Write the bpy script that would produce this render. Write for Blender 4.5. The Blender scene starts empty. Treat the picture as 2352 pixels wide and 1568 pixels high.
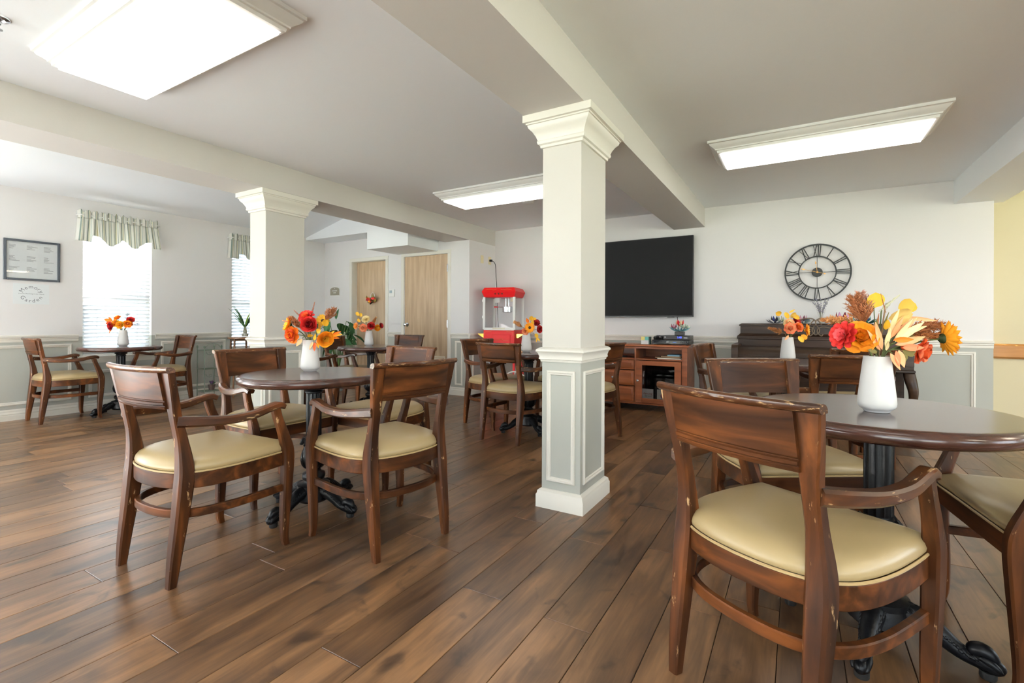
import bpy, bmesh, math, random
from mathutils import Vector, Matrix, Quaternion
random.seed(11)
SC = bpy.context.scene
COL = SC.collection
PI = math.pi
cos, sin, rad = math.cos, math.sin, math.radians

# ------------------------------------------------------------------ camera
FPX, YAW, ROLL, CY, CAMH = 1106.26, 0.5349, 0.0039, 740.37, 1.0443
fw = Vector((-sin(YAW), cos(YAW), 0)); rt0 = Vector((cos(YAW), sin(YAW), 0)); up0 = Vector((0, 0, 1))
rt = rt0 * cos(ROLL) + up0 * sin(ROLL); upv = up0 * cos(ROLL) - rt0 * sin(ROLL)
cam_d = bpy.data.cameras.new('camera'); cam = bpy.data.objects.new('camera', cam_d); COL.objects.link(cam)
cam_d.sensor_fit = 'HORIZONTAL'; cam_d.sensor_width = 36.0; cam_d.lens = FPX / 2352 * 36.0
cam_d.shift_y = -(784 - CY) / 2352; cam_d.clip_start = 0.02
cam.matrix_world = Matrix(((rt.x, upv.x, -fw.x, 0), (rt.y, upv.y, -fw.y, 0), (rt.z, upv.z, -fw.z, CAMH), (0, 0, 0, 1)))
SC.camera = cam

# ------------------------------------------------------------------ world, exposure
SKY, SUN_E, LAMP, LAMP_ADDED, EXPO = 10.0, 490.0, 5.0, 20.0, 0.10
world = bpy.data.worlds.new('sky'); SC.world = world; world.use_nodes = True
bg = world.node_tree.nodes['Background']; bg.inputs[0].default_value = (0.80, 0.91, 1.0, 1); bg.inputs[1].default_value = SKY
sun_d = bpy.data.lights.new('sun', 'SUN'); sun = bpy.data.objects.new('sun', sun_d); COL.objects.link(sun)
sun_d.energy = SUN_E; sun_d.angle = rad(0.6); sun_d.color = (1.0, 0.985, 0.96)
sun.rotation_euler = Vector((0.95, -0.31, -0.42)).to_track_quat('-Z', 'Y').to_euler()
vs = SC.view_settings
vs.view_transform = 'Standard'; vs.look = 'None'; vs.gamma = 1.0; vs.use_curve_mapping = False; vs.exposure = EXPO
SC.cycles.use_denoising = True; SC.cycles.use_adaptive_sampling = True; SC.cycles.adaptive_threshold = 0.015
SC.cycles.max_bounces = 10; SC.cycles.diffuse_bounces = 6; SC.cycles.glossy_bounces = 4
SC.cycles.transparent_max_bounces = 16; SC.cycles.transmission_bounces = 8
SC.cycles.sample_clamp_indirect = 6.0; SC.cycles.caustics_reflective = False; SC.cycles.caustics_refractive = False

# ------------------------------------------------------------------ helpers
def lin(c):
    c /= 255.0
    return c / 12.92 if c <= 0.04045 else ((c + 0.055) / 1.055) ** 2.4
def S(r, g, b): return (lin(r), lin(g), lin(b), 1.0)

def cr(pts, n):
    """Catmull-Rom resample of tuples, n samples per span."""
    P = [tuple(p) for p in pts]; out = []
    for i in range(len(P) - 1):
        p0 = P[max(i - 1, 0)]; p1 = P[i]; p2 = P[i + 1]; p3 = P[min(i + 2, len(P) - 1)]
        for k in range(n):
            t = k / n
            out.append(tuple(0.5 * (2 * b + (c - a) * t + (2 * a - 5 * b + 4 * c - d) * t * t + (3 * b - a - 3 * c + d) * t ** 3)
                             for a, b, c, d in zip(p0, p1, p2, p3)))
    out.append(P[-1]); return out
def cr_closed(pts, n):
    P = [tuple(p) for p in pts]; m = len(P); out = []
    for i in range(m):
        p0, p1, p2, p3 = P[i - 1], P[i], P[(i + 1) % m], P[(i + 2) % m]
        for k in range(n):
            t = k / n
            out.append(tuple(0.5 * (2 * b + (c - a) * t + (2 * a - 5 * b + 4 * c - d) * t * t + (3 * b - a - 3 * c + d) * t ** 3)
                             for a, b, c, d in zip(p0, p1, p2, p3)))
    return out

class MB:
    def __init__(s): s.v = []; s.f = []; s.m = []; s.cur = 0
    def add(s, verts, faces):
        o = len(s.v); s.v += [tuple(q) for q in verts]
        s.f += [tuple(i + o for i in f) for f in faces]; s.m += [s.cur] * len(faces); return s
    def box(s, x0, x1, y0, y1, z0, z1):
        return s.add([(x0,y0,z0),(x1,y0,z0),(x1,y1,z0),(x0,y1,z0),(x0,y0,z1),(x1,y0,z1),(x1,y1,z1),(x0,y1,z1)],
                     [(3,2,1,0),(4,5,6,7),(0,1,5,4),(1,2,6,5),(2,3,7,6),(3,0,4,7)])
    def loft(s, rings, cap=True, loop=False):
        n = len(rings[0]); V = [q for r in rings for q in r]; F = []
        m = len(rings)
        for i in range(m if loop else m - 1):
            a = i * n; b = ((i + 1) % m) * n
            for k in range(n): F.append((a + k, a + (k + 1) % n, b + (k + 1) % n, b + k))
        if cap and not loop:
            F.append(tuple(range(n - 1, -1, -1))); F.append(tuple(range((m - 1) * n, m * n)))
        return s.add(V, F)
    def lathe(s, prof, seg=24, c=(0, 0, 0), cap=True, mod=None):
        rings = []
        for r, z in prof:
            rings.append([(c[0] + r * (mod(a, z) if mod else 1) * cos(a), c[1] + r * (mod(a, z) if mod else 1) * sin(a), c[2] + z)
                          for a in [2 * PI * k / seg for k in range(seg)]])
        return s.loft(rings, cap)
    def tube(s, path, r, seg=8, cap=True, loop=False, flat=1.0):
        P = [Vector(p) for p in path]; n = len(P); rings = []; ref = None
        for i, p in enumerate(P):
            if loop: t = P[(i + 1) % n] - P[i - 1]
            else: t = P[min(i + 1, n - 1)] - P[max(i - 1, 0)]
            t = t.normalized() if t.length > 1e-9 else Vector((0, 0, 1))
            if ref is None:
                ref = Vector((0, 0, 1)) if abs(t.z) < 0.9 else Vector((1, 0, 0))
            a = (ref - t * ref.dot(t)).normalized(); ref = a; b = t.cross(a)
            rr = r[i] if hasattr(r, '__len__') else r
            rings.append([tuple(p + a * rr * cos(2*PI*k/seg) + b * rr * flat * sin(2*PI*k/seg)) for k in range(seg)])
        return s.loft(rings, cap, loop)
    def sweep(s, path, hw, hh, ch=0.25, loop=False, up=(0, 0, 1)):
        """Rectangular chamfered section; hw across (horizontal), hh along up."""
        P = [Vector(p) for p in path]; n = len(P); rings = []; U0 = Vector(up)
        for i, p in enumerate(P):
            t = (P[(i + 1) % n] - P[i - 1]) if loop else (P[min(i + 1, n - 1)] - P[max(i - 1, 0)])
            t.normalize(); sd = t.cross(U0).normalized(); u = sd.cross(t).normalized()
            w = hw[i] if hasattr(hw, '__len__') else hw; h = hh[i] if hasattr(hh, '__len__') else hh
            c = ch * min(w, h)
            sec = [(w, -h + c), (w, h - c), (w - c, h), (-w + c, h), (-w, h - c), (-w, -h + c), (-w + c, -h), (w - c, -h)]
            rings.append([tuple(p + sd * a + u * b) for a, b in sec])
        return s.loft(rings, True, loop)
    def zloft(s, rows, ch=0.3):
        """rows (z,cx,cy,hx,hy): stacked chamfered rectangles."""
        rings = []
        for z, cx, cy, hx, hy in rows:
            c = ch * min(hx, hy)
            rings.append([(cx+a, cy+b, z) for a, b in ((hx,-hy+c),(hx,hy-c),(hx-c,hy),(-hx+c,hy),(-hx,hy-c),(-hx,-hy+c),(-hx+c,-hy),(hx-c,-hy))])
        return s.loft(rings)
    def rectloft(s, x0, x1, y0, y1, prof, cap=True):
        """Mitred rectangle: prof = (outset, z) pairs."""
        return s.loft([[(x0-o,y0-o,z),(x1+o,y0-o,z),(x1+o,y1+o,z),(x0-o,y1+o,z)] for o, z in prof], cap)
    def prism(s, poly, z0, z1):
        return s.loft([[(x, y, z0) for x, y in poly], [(x, y, z1) for x, y in poly]])
    def extr(s, poly, a0, a1, axis='x'):
        """poly in the plane normal to axis; axis x: (y,z), axis y: (x,z)."""
        if axis == 'x': return s.loft([[(a0, y, z) for y, z in poly], [(a1, y, z) for y, z in poly]])
        return s.loft([[(x, a0, z) for x, z in poly], [(x, a1, z) for x, z in poly]])
    def ball(s, c, rx, ry=None, rz=None, seg=10, M=None):
        ry = ry or rx; rz = rz or rx; rings = []; st = len(s.v)
        for i in range(1, seg // 2 + 2):
            a = -PI/2 + PI * (i - 0.5) / (seg // 2 + 1)
            rings.append([(rx*cos(a)*cos(2*PI*k/seg), ry*cos(a)*sin(2*PI*k/seg), rz*sin(a)) for k in range(seg)])
        s.loft(rings)
        for i in range(st, len(s.v)):
            q = Vector(s.v[i]); q = (M @ q) if M else q; s.v[i] = tuple(q + Vector(c))
        return s
    def xf(s, M, start=0):
        for i in range(start, len(s.v)): s.v[i] = tuple(M @ Vector(s.v[i]))
        return s
    def mesh(s, name, mats, smooth=35):
        me = bpy.data.meshes.new(name); me.from_pydata(s.v, [], s.f)
        bm = bmesh.new(); bm.from_mesh(me); bmesh.ops.recalc_face_normals(bm, faces=bm.faces); bm.to_mesh(me); bm.free()
        for m in (mats if isinstance(mats, (list, tuple)) else [mats]): me.materials.append(m)
        if s.cur: me.polygons.foreach_set('material_index', s.m)
        if smooth:
            me.polygons.foreach_set('use_smooth', [True] * len(me.polygons)); me.set_sharp_from_angle(angle=rad(smooth))
        me.update(); return me
    def build(s, name, mats, parent=None, smooth=35, bevel=0, sub=0):
        return obj(name, s.mesh(name, mats, smooth), parent, bevel, sub)

def obj(name, me, parent=None, bevel=0, sub=0):
    o = bpy.data.objects.new(name, me); COL.objects.link(o)
    if parent: o.parent = parent
    if bevel:
        b = o.modifiers.new('bevel', 'BEVEL'); b.width = bevel; b.segments = 2; b.limit_method = 'ANGLE'; b.angle_limit = rad(40); b.harden_normals = False
    if sub:
        m = o.modifiers.new('sub', 'SUBSURF'); m.levels = sub; m.render_levels = sub
    return o
def tag(o, label, cat, group=None):
    o['label'] = label; o['category'] = cat
    if group: o['group'] = group
    return o
def struct(o, label=None):
    o['kind'] = 'structure'
    if label: o['label'] = label
    return o
def thing(name, label, cat, loc=(0, 0, 0), rz=0, group=None):
    o = bpy.data.objects.new(name, None); COL.objects.link(o); o.empty_display_size = 0.1
    o.location = loc; o.rotation_euler = (0, 0, rz); return tag(o, label, cat, group)
def dup(root, loc, rz, label):
    r = root.copy(); COL.objects.link(r); r.location = loc; r.rotation_euler = (0, 0, rz); r['label'] = label
    for ch in root.children:
        c = ch.copy(); COL.objects.link(c); c.parent = r
        for g in ch.children:
            d = g.copy(); COL.objects.link(d); d.parent = c
    return r

# ------------------------------------------------------------------ materials
def newmat(name):
    m = bpy.data.materials.new(name); m.use_nodes = True
    return m, m.node_tree.nodes, m.node_tree.links, m.node_tree.nodes['Principled BSDF']
def pbr(name, col, rough=0.5, metal=0.0, spec=0.5, coat=0.0, var=0.0, vscale=8.0, bump=0.0, bscale=60.0, trans=0.0):
    m, N, L, B = newmat(name)
    B.inputs['Base Color'].default_value = col; B.inputs['Roughness'].default_value = rough; B.inputs['Metallic'].default_value = metal
    B.inputs['Specular IOR Level'].default_value = spec; B.inputs['Coat Weight'].default_value = coat; B.inputs['Coat Roughness'].default_value = 0.12
    tc = N.new('ShaderNodeTexCoord')
    if trans: B.inputs['Transmission Weight'].default_value = trans
    if var:
        nz = N.new('ShaderNodeTexNoise'); nz.inputs['Scale'].default_value = vscale; nz.inputs['Detail'].default_value = 4
        L.new(tc.outputs['Object'], nz.inputs['Vector'])
        mx = N.new('ShaderNodeMix'); mx.data_type = 'RGBA'
        mx.inputs[6].default_value = tuple(max(0, c * (1 - var)) for c in col[:3]) + (1,); mx.inputs[7].default_value = tuple(min(1, c * (1 + var)) for c in col[:3]) + (1,)
        L.new(nz.outputs['Fac'], mx.inputs[0]); L.new(mx.outputs[2], B.inputs['Base Color'])
    if bump:
        nb = N.new('ShaderNodeTexNoise'); nb.inputs['Scale'].default_value = bscale; nb.inputs['Detail'].default_value = 3
        L.new(tc.outputs['Object'], nb.inputs['Vector'])
        bp = N.new('ShaderNodeBump'); bp.inputs['Strength'].default_value = bump; bp.inputs['Distance'].default_value = 0.004
        L.new(nb.outputs['Fac'], bp.inputs['Height']); L.new(bp.outputs[0], B.inputs['Normal'])
    return m
def wood(name, dark, mid, light, stretch=(1, 1, 12), scale=14, rough=0.3, coat=0.3, wear=0.0, bump=0.08, wstretch=(1, 1, 1), wthr=.7, spec=.3):
    m, N, L, B = newmat(name)
    tc = N.new('ShaderNodeTexCoord'); mp = N.new('ShaderNodeMapping'); oi = N.new('ShaderNodeObjectInfo')
    mp.inputs['Scale'].default_value = tuple(1.0 / s for s in stretch)
    mult = N.new('ShaderNodeMath'); mult.operation = 'MULTIPLY'; mult.inputs[1].default_value = 37.0
    L.new(oi.outputs['Random'], mult.inputs[0]); L.new(mult.outputs[0], mp.inputs['Location'])
    L.new(tc.outputs['Object'], mp.inputs['Vector'])
    nz = N.new('ShaderNodeTexNoise'); nz.inputs['Scale'].default_value = scale; nz.inputs['Detail'].default_value = 6; nz.inputs['Distortion'].default_value = 0.6
    L.new(mp.outputs[0], nz.inputs['Vector'])
    rp = N.new('ShaderNodeValToRGB'); e = rp.color_ramp.elements
    e[0].position = 0.3; e[0].color = dark; e[1].position = 0.72; e[1].color = light
    k = e.new(0.5); k.color = mid
    L.new(nz.outputs['Fac'], rp.inputs['Fac']); out = rp.outputs[0]
    if wear:
        n3 = N.new('ShaderNodeTexNoise'); n3.inputs['Scale'].default_value = 30; n3.inputs['Detail'].default_value = 7; n3.inputs['Roughness'].default_value = 0.62
        m3 = N.new('ShaderNodeMapping'); m3.inputs['Scale'].default_value = wstretch; L.new(mult.outputs[0], m3.inputs['Location']); L.new(tc.outputs['Object'], m3.inputs['Vector']); L.new(m3.outputs[0], n3.inputs['Vector'])
        mr3 = N.new('ShaderNodeMapRange'); mr3.inputs[1].default_value = wthr; mr3.inputs[2].default_value = wthr + .06; mr3.inputs[4].default_value = wear; L.new(n3.outputs['Fac'], mr3.inputs[0])
        mx = N.new('ShaderNodeMix'); mx.data_type = 'RGBA'; L.new(mr3.outputs[0], mx.inputs[0]); L.new(out, mx.inputs[6]); mx.inputs[7].default_value = S(196, 160, 116)
        out = mx.outputs[2]
    L.new(out, B.inputs['Base Color']); B.inputs['Specular IOR Level'].default_value = spec
    B.inputs['Roughness'].default_value = rough; B.inputs['Coat Weight'].default_value = coat; B.inputs['Coat Roughness'].default_value = 0.15
    if bump:
        bp = N.new('ShaderNodeBump'); bp.inputs['Strength'].default_value = bump; bp.inputs['Distance'].default_value = 0.002
        L.new(nz.outputs['Fac'], bp.inputs['Height']); L.new(bp.outputs[0], B.inputs['Normal'])
    return m
def emis(name, col, st):
    m, N, L, B = newmat(name); B.inputs['Base Color'].default_value = col
    B.inputs['Emission Color'].default_value = col; B.inputs['Emission Strength'].default_value = st; return m
def glassy(name, tint=(1, 1, 1, 1), refl=1.0):
    m, N, L, B = newmat(name); N.remove(B)
    tr = N.new('ShaderNodeBsdfTransparent'); tr.inputs[0].default_value = tint
    gl = N.new('ShaderNodeBsdfGlossy'); gl.inputs['Roughness'].default_value = 0.02
    fr = N.new('ShaderNodeFresnel'); ge = N.new('ShaderNodeNewGeometry'); io = N.new('ShaderNodeMapRange')
    io.inputs[3].default_value = 1.45; io.inputs[4].default_value = 1 / 1.45; L.new(ge.outputs['Backfacing'], io.inputs[0]); L.new(io.outputs[0], fr.inputs[0])
    mu = N.new('ShaderNodeMath'); mu.operation = 'MULTIPLY'; mu.inputs[1].default_value = refl; L.new(fr.outputs[0], mu.inputs[0])
    mx = N.new('ShaderNodeMixShader'); L.new(mu.outputs[0], mx.inputs[0]); L.new(tr.outputs[0], mx.inputs[1]); L.new(gl.outputs[0], mx.inputs[2])
    L.new(mx.outputs[0], N['Material Output'].inputs[0]); return m
def paint_wall(name, upper, lower, zsplit):
    m, N, L, B = newmat(name)
    ge = N.new('ShaderNodeNewGeometry'); sp = N.new('ShaderNodeSeparateXYZ'); L.new(ge.outputs['Position'], sp.inputs[0])
    gt = N.new('ShaderNodeMath'); gt.operation = 'GREATER_THAN'; gt.inputs[1].default_value = zsplit; L.new(sp.outputs[2], gt.inputs[0])
    mx = N.new('ShaderNodeMix'); mx.data_type = 'RGBA'; mx.inputs[6].default_value = lower; mx.inputs[7].default_value = upper
    L.new(gt.outputs[0], mx.inputs[0]); L.new(mx.outputs[2], B.inputs['Base Color']); B.inputs['Roughness'].default_value = 0.55; B.inputs['Specular IOR Level'].default_value = 0.3
    nb = N.new('ShaderNodeTexNoise'); nb.inputs['Scale'].default_value = 140; L.new(ge.outputs['Position'], nb.inputs['Vector'])
    bp = N.new('ShaderNodeBump'); bp.inputs['Strength'].default_value = 0.06; bp.inputs['Distance'].default_value = 0.003
    L.new(nb.outputs['Fac'], bp.inputs['Height']); L.new(bp.outputs[0], B.inputs['Normal'])
    return m

WHITE = S(226, 224, 224); SAGE = S(175, 177, 170)
M_wall = paint_wall('wall_paint', WHITE, SAGE, 0.865)
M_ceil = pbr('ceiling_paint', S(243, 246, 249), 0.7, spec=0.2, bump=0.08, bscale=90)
M_hall = pbr('cream_hall_paint', S(202, 192, 160), 0.6, spec=0.3, bump=0.05, bscale=120)
M_trim = pbr('white_trim_paint', S(224, 221, 212), 0.35, spec=0.45)
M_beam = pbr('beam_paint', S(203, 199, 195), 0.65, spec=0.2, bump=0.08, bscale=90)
M_sage = pbr('sage_panel_paint', SAGE, 0.5, spec=0.35)
M_colpaint = pbr('column_paint', S(198, 195, 188), 0.5, spec=0.3, bump=0.05, bscale=120)

def floor_mat():
    m, N, L, B = newmat('walnut_planks')
    ge = N.new('ShaderNodeNewGeometry'); at = N.new('ShaderNodeAttribute'); at.attribute_name = 'rnd'
    off = N.new('ShaderNodeVectorMath'); off.operation = 'SCALE'; off.inputs[0].default_value = (31.0, 57.0, 13.0); L.new(at.outputs['Fac'], off.inputs['Scale'])
    ad = N.new('ShaderNodeVectorMath'); ad.operation = 'ADD'; L.new(ge.outputs['Position'], ad.inputs[0]); L.new(off.outputs[0], ad.inputs[1])
    mp = N.new('ShaderNodeMapping'); mp.inputs['Scale'].default_value = (1, 0.22, 1); L.new(ad.outputs[0], mp.inputs['Vector'])
    n1 = N.new('ShaderNodeTexNoise'); n1.inputs['Scale'].default_value = 7.5; n1.inputs['Detail'].default_value = 4; n1.inputs['Roughness'].default_value = 0.5; n1.inputs['Distortion'].default_value = 0.5
    L.new(mp.outputs[0], n1.inputs['Vector'])
    mp2 = N.new('ShaderNodeMapping'); mp2.inputs['Scale'].default_value = (1, 0.035, 1); L.new(ad.outputs[0], mp2.inputs['Vector'])
    n2 = N.new('ShaderNodeTexNoise'); n2.inputs['Scale'].default_value = 130; n2.inputs['Detail'].default_value = 3; L.new(mp2.outputs[0], n2.inputs['Vector'])
    mp3 = N.new('ShaderNodeMapping'); mp3.inputs['Scale'].default_value = (1, 0.6, 1); L.new(ad.outputs[0], mp3.inputs['Vector'])
    n3 = N.new('ShaderNodeTexNoise'); n3.inputs['Scale'].default_value = 5.5; n3.inputs['Detail'].default_value = 4; n3.inputs['Distortion'].default_value = 1.6; L.new(mp3.outputs[0], n3.inputs['Vector'])
    rp = N.new('ShaderNodeValToRGB'); e = rp.color_ramp.elements
    e[0].position = 0.28; e[0].color = S(64, 45, 31); e[1].position = 0.74; e[1].color = S(132, 97, 66)
    k = e.new(0.5); k.color = S(97, 70, 47)
    s1 = N.new('ShaderNodeMath'); s1.operation = 'MULTIPLY_ADD'; s1.inputs[1].default_value = 0.22; L.new(at.outputs['Fac'], s1.inputs[0])
    s0 = N.new('ShaderNodeMath'); s0.operation = 'SUBTRACT'; s0.inputs[1].default_value = 0.11; L.new(n1.outputs['Fac'], s0.inputs[0]); L.new(s0.outputs[0], s1.inputs[2])
    s2 = N.new('ShaderNodeMath'); s2.operation = 'MULTIPLY_ADD'; s2.inputs[1].default_value = 0.16; L.new(n2.outputs['Fac'], s2.inputs[0]); 
    s3 = N.new('ShaderNodeMath'); s3.operation = 'SUBTRACT'; s3.inputs[1].default_value = 0.08; L.new(s1.outputs[0], s3.inputs[0]); L.new(s3.outputs[0], s2.inputs[2])
    mp5 = N.new('ShaderNodeMapping'); mp5.inputs['Scale'].default_value = (1, 0.09, 1); L.new(ad.outputs[0], mp5.inputs['Vector'])
    n5 = N.new('ShaderNodeTexNoise'); n5.inputs['Scale'].default_value = 26; n5.inputs['Detail'].default_value = 7; n5.inputs['Roughness'].default_value = 0.62; n5.inputs['Distortion'].default_value = 0.8; L.new(mp5.outputs[0], n5.inputs['Vector'])
    s5 = N.new('ShaderNodeMath'); s5.operation = 'MULTIPLY_ADD'; s5.inputs[1].default_value = 0.55; L.new(n5.outputs['Fac'], s5.inputs[0])
    s6 = N.new('ShaderNodeMath'); s6.operation = 'SUBTRACT'; s6.inputs[1].default_value = 0.275; L.new(s2.outputs[0], s6.inputs[0]); L.new(s6.outputs[0], s5.inputs[2])
    L.new(s5.outputs[0], rp.inputs['Fac'])
    kn = N.new('ShaderNodeMapRange'); kn.interpolation_type = 'SMOOTHSTEP'; kn.inputs[1].default_value = 0.56; kn.inputs[2].default_value = 0.74; kn.inputs[4].default_value = 0.85; L.new(n3.outputs['Fac'], kn.inputs[0])
    mx = N.new('ShaderNodeMix'); mx.data_type = 'RGBA'; mx.inputs[7].default_value = S(38, 27, 20); L.new(kn.outputs[0], mx.inputs[0]); L.new(rp.outputs[0], mx.inputs[6])
    L.new(mx.outputs[2], B.inputs['Base Color'])
    n4 = N.new('ShaderNodeTexNoise'); n4.inputs['Scale'].default_value = 2.0; n4.inputs['Detail'].default_value = 2; L.new(ge.outputs['Position'], n4.inputs['Vector'])
    rr = N.new('ShaderNodeMapRange'); rr.inputs[3].default_value = 0.28; rr.inputs[4].default_value = 0.34; L.new(n4.outputs['Fac'], rr.inputs[0]); L.new(rr.outputs[0], B.inputs['Roughness'])
    B.inputs['Specular IOR Level'].default_value = 0.5
    bp = N.new('ShaderNodeBump'); bp.inputs['Strength'].default_value = 0.1; bp.inputs['Distance'].default_value = 0.0015
    L.new(n2.outputs['Fac'], bp.inputs['Height']); L.new(bp.outputs[0], B.inputs['Normal'])
    return m
M_floor = floor_mat()
M_under = pbr('floor_underlay', S(40, 29, 22), 0.8)
CW = (S(38, 20, 10), S(65, 36, 18), S(104, 59, 28))
M_chair = wood('chair_wood', *CW, stretch=(10, 1, 1), scale=18, rough=0.38, coat=0.02, spec=.14)
M_chair_worn = wood('worn_chair_wood', *CW, stretch=(1, 1, 8), scale=18, rough=0.38, coat=0.02, spec=.16, wear=.75, wstretch=(1.5, 1.5, .5), wthr=.64)
M_crest = wood('worn_crest_wood', *CW, stretch=(10, 1, 1), scale=18, rough=0.3, coat=0.08, spec=.3, wear=.6, wstretch=(.6, 5, 5), wthr=.575)
M_chair_arm = wood('worn_arm_wood', *CW, stretch=(1, 10, 1), scale=18, rough=0.3, coat=0.08, spec=.3, wear=.75, wstretch=(2, .5, 2), wthr=.61)
M_vinyl = pbr('tan_vinyl', S(158, 138, 100), 0.34, spec=0.5, var=0.06, vscale=5, bump=0.05, bscale=220)
M_pipe = pbr('tan_piping', S(168, 144, 102), 0.4)
M_glide = pbr('nickel_glide', S(190, 188, 182), 0.3, metal=1.0)
M_top = wood('table_top_wood', S(46, 26, 20), S(58, 33, 26), S(72, 42, 32), stretch=(12, 1, 1), scale=16, rough=0.2, coat=0.35, bump=0.02, spec=.3)
M_iron = pbr('black_cast_iron', S(12, 13, 16), 0.36, spec=0.2, var=0.2, vscale=30, bump=0.25, bscale=70)
M_pad = pbr('black_rubber', S(14, 14, 14), 0.7)
M_vase = pbr('matte_white_ceramic', S(208, 207, 205), 0.45, spec=0.4)
M_lens = emis('lamp_diffuser', (1.0, 0.97, 0.92, 1), LAMP)
M_lens_h = emis('added_lamp_diffuser', (1.0, 0.88, 0.70, 1), LAMP_ADDED)  # for the unseen lights added on the right and behind
M_frame = pbr('lamp_frame_white', S(234, 234, 232), 0.4)
M_door = wood('oak_veneer', S(150, 127, 101), S(168, 144, 116), S(184, 160, 132), stretch=(1, 1, 14), scale=22, rough=0.42, coat=0.1, bump=0.05)
M_chrome = pbr('satin_chrome', S(190, 192, 196), 0.22, metal=1.0)
M_oak = wood('oak_rail_wood', S(150, 98, 46), S(176, 120, 62), S(196, 142, 82), stretch=(12, 1, 1), scale=20, rough=0.4, coat=0.2)
M_black = pbr('black_plastic', S(18, 18, 19), 0.35)
M_screen = pbr('dark_screen', S(32, 32, 33), 0.55, spec=0.04)
M_metal_b = pbr('black_metal', S(24, 25, 26), 0.45, metal=0.3)
M_gold = pbr('antique_gold', S(176, 134, 78), 0.35, metal=0.8)
M_cherry = wood('cherry_cabinet', S(112, 58, 30), S(140, 76, 42), S(160, 92, 54), stretch=(12, 1, 1), scale=14, rough=0.35, coat=0.25)
M_piano = wood('piano_walnut', S(38, 27, 20), S(52, 37, 27), S(70, 50, 36), stretch=(10, 1, 1), scale=16, rough=0.36, coat=0.05, spec=.22)
M_red = pbr('popcorn_red', S(196, 20, 24), 0.4, spec=.2)
M_whitem = pbr('white_metal', S(232, 232, 228), 0.35)
M_steel = pbr('stainless_steel', S(200, 202, 204), 0.18, metal=1.0)
M_brass = pbr('brass', S(190, 150, 70), 0.25, metal=1.0)
M_glass = glassy('clear_glass')
M_cabglass = glassy('cabinet_glass', (0.72, 0.72, 0.74, 1))
M_slat = pbr('white_blind_slat', S(238, 240, 242), 0.45)
M_cord = pbr('black_cord', S(20, 20, 20), 0.5)
M_ivory = pbr('ivory_plastic', S(226, 214, 176), 0.4)
M_paper = pbr('white_paper', S(224, 228, 230), 0.8)
M_ink = pbr('grey_ink', S(112, 116, 122), 0.8)
M_stem = pbr('green_stem', S(86, 98, 52), 0.6)
M_stemb = pbr('brown_stem', S(120, 92, 62), 0.6)

# ================================================================== SETTING
ZC, ZS = 2.44, 2.21
YTV, XB2L, XB2R, XB1L, XB1R, XW, YD = 6.216, -1.333, -0.968, -4.416, -3.986, -7.06, 5.54
XE, YB = 4.6, -3.0

# ---- floor with single planks
floor = struct(MB().box(XW - .1, XE + .1, YB - .1, 6.5, -0.06, -0.004).build('floor', M_under, smooth=0), 'brown walnut plank floor')
def plank_mb(x0, x1, y0, y1):
    g = 0.0011
    return MB().rectloft(x0 + g, x1 - g, y0 + g, y1 - g, [(0, -0.006), (0, -0.0015), (-0.0012, 0.0)])
PW, PL = 0.18, 1.22
known = {-1.852: 0.77, -2.572: 0.825, -2.212: 1.33, -1.132: 1.54, -0.772: 1.53, -0.952: 2.165, -1.312: 1.02}
planks = []
k0 = math.floor((XW + 0.772) / PW)
for k in range(k0, 30):
    x0 = -0.772 + k * PW; x1 = x0 + PW
    if x0 > XE: break
    key = [j for a, j in known.items() if abs(a - x0) < 0.01]
    off = key[0] if key else random.uniform(0, PL)
    y = off - PL * math.ceil((off - YB) / PL)
    while y < 6.4:
        a, b = max(y, YB), min(y + PL, 6.4)
        if b - a > 0.02: planks.append((max(x0, XW), min(x1, XE), a, b))
        y += PL
def vis(pl):
    best = 0
    cx, cy = (pl[0] + pl[1]) / 2, (pl[2] + pl[3]) / 2
    for yy in (pl[2], cy, pl[3]):
        d = Vector((cx, yy, -CAMH)); dep = d.dot(fw)
        if dep < 0.5: continue
        px = 1176 + FPX * d.dot(rt) / dep; py = CY - FPX * d.dot(upv) / dep
        if -60 < px < 2412 and py < 1640: best = max(best, 1 / dep ** 2)
    return best
planks.sort(key=vis, reverse=True)
rest = MB(); rest_r = []
for i, pl in enumerate(planks):
    r = random.random()
    if i < 290 and vis(pl) > 0:
        me = plank_mb(*pl).mesh('plank', M_floor, 0)
        at = me.attributes.new('rnd', 'FLOAT', 'FACE'); at.data.foreach_set('value', [r] * len(me.polygons))
        obj('plank', me, floor)
    else:
        mb = plank_mb(*pl); rest.add(mb.v, mb.f); rest_r += [r] * len(mb.f)
me = rest.mesh('far_planks', M_floor, 0); at = me.attributes.new('rnd', 'FLOAT', 'FACE'); at.data.foreach_set('value', rest_r)
obj('far_planks', me, floor)['kind'] = 'stuff'

tag(MB().rectloft(-6.95, -2.3, -2.95, -0.75, [(0, 0), (0, .006), (-.01, .009)]).build('bounce_rug', pbr('pale_bounce', S(214, 218, 222), .95, var=.06, vscale=60)), 'added pale grey rug bouncing sunlight inside the added patio doors, behind the viewer', 'rug')  # unseen rug added to bounce neutral sunlight up to the ceiling
# ---- ceilings
struct(MB().box(XB1L, XE + .1, YB - .1, 6.5, ZC, ZC + .1).build('ceiling', M_ceil, smooth=0), 'flat white ceiling')
VZ = lambda x: ZC + 0.25 * (x - XW)
mb = MB(); mb.loft([[(XW - .15, y, VZ(XW - .15)), (XB1L + .02, y, VZ(XB1L + .02)), (XB1L + .02, y, VZ(XB1L + .02) + .1), (XW - .15, y, VZ(XW - .15) + .1)] for y in (YB - .1, 5.7)])
struct(mb.build('ceiling_vaulted', M_ceil, smooth=0), 'sloped white ceiling over the window bay')
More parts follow.
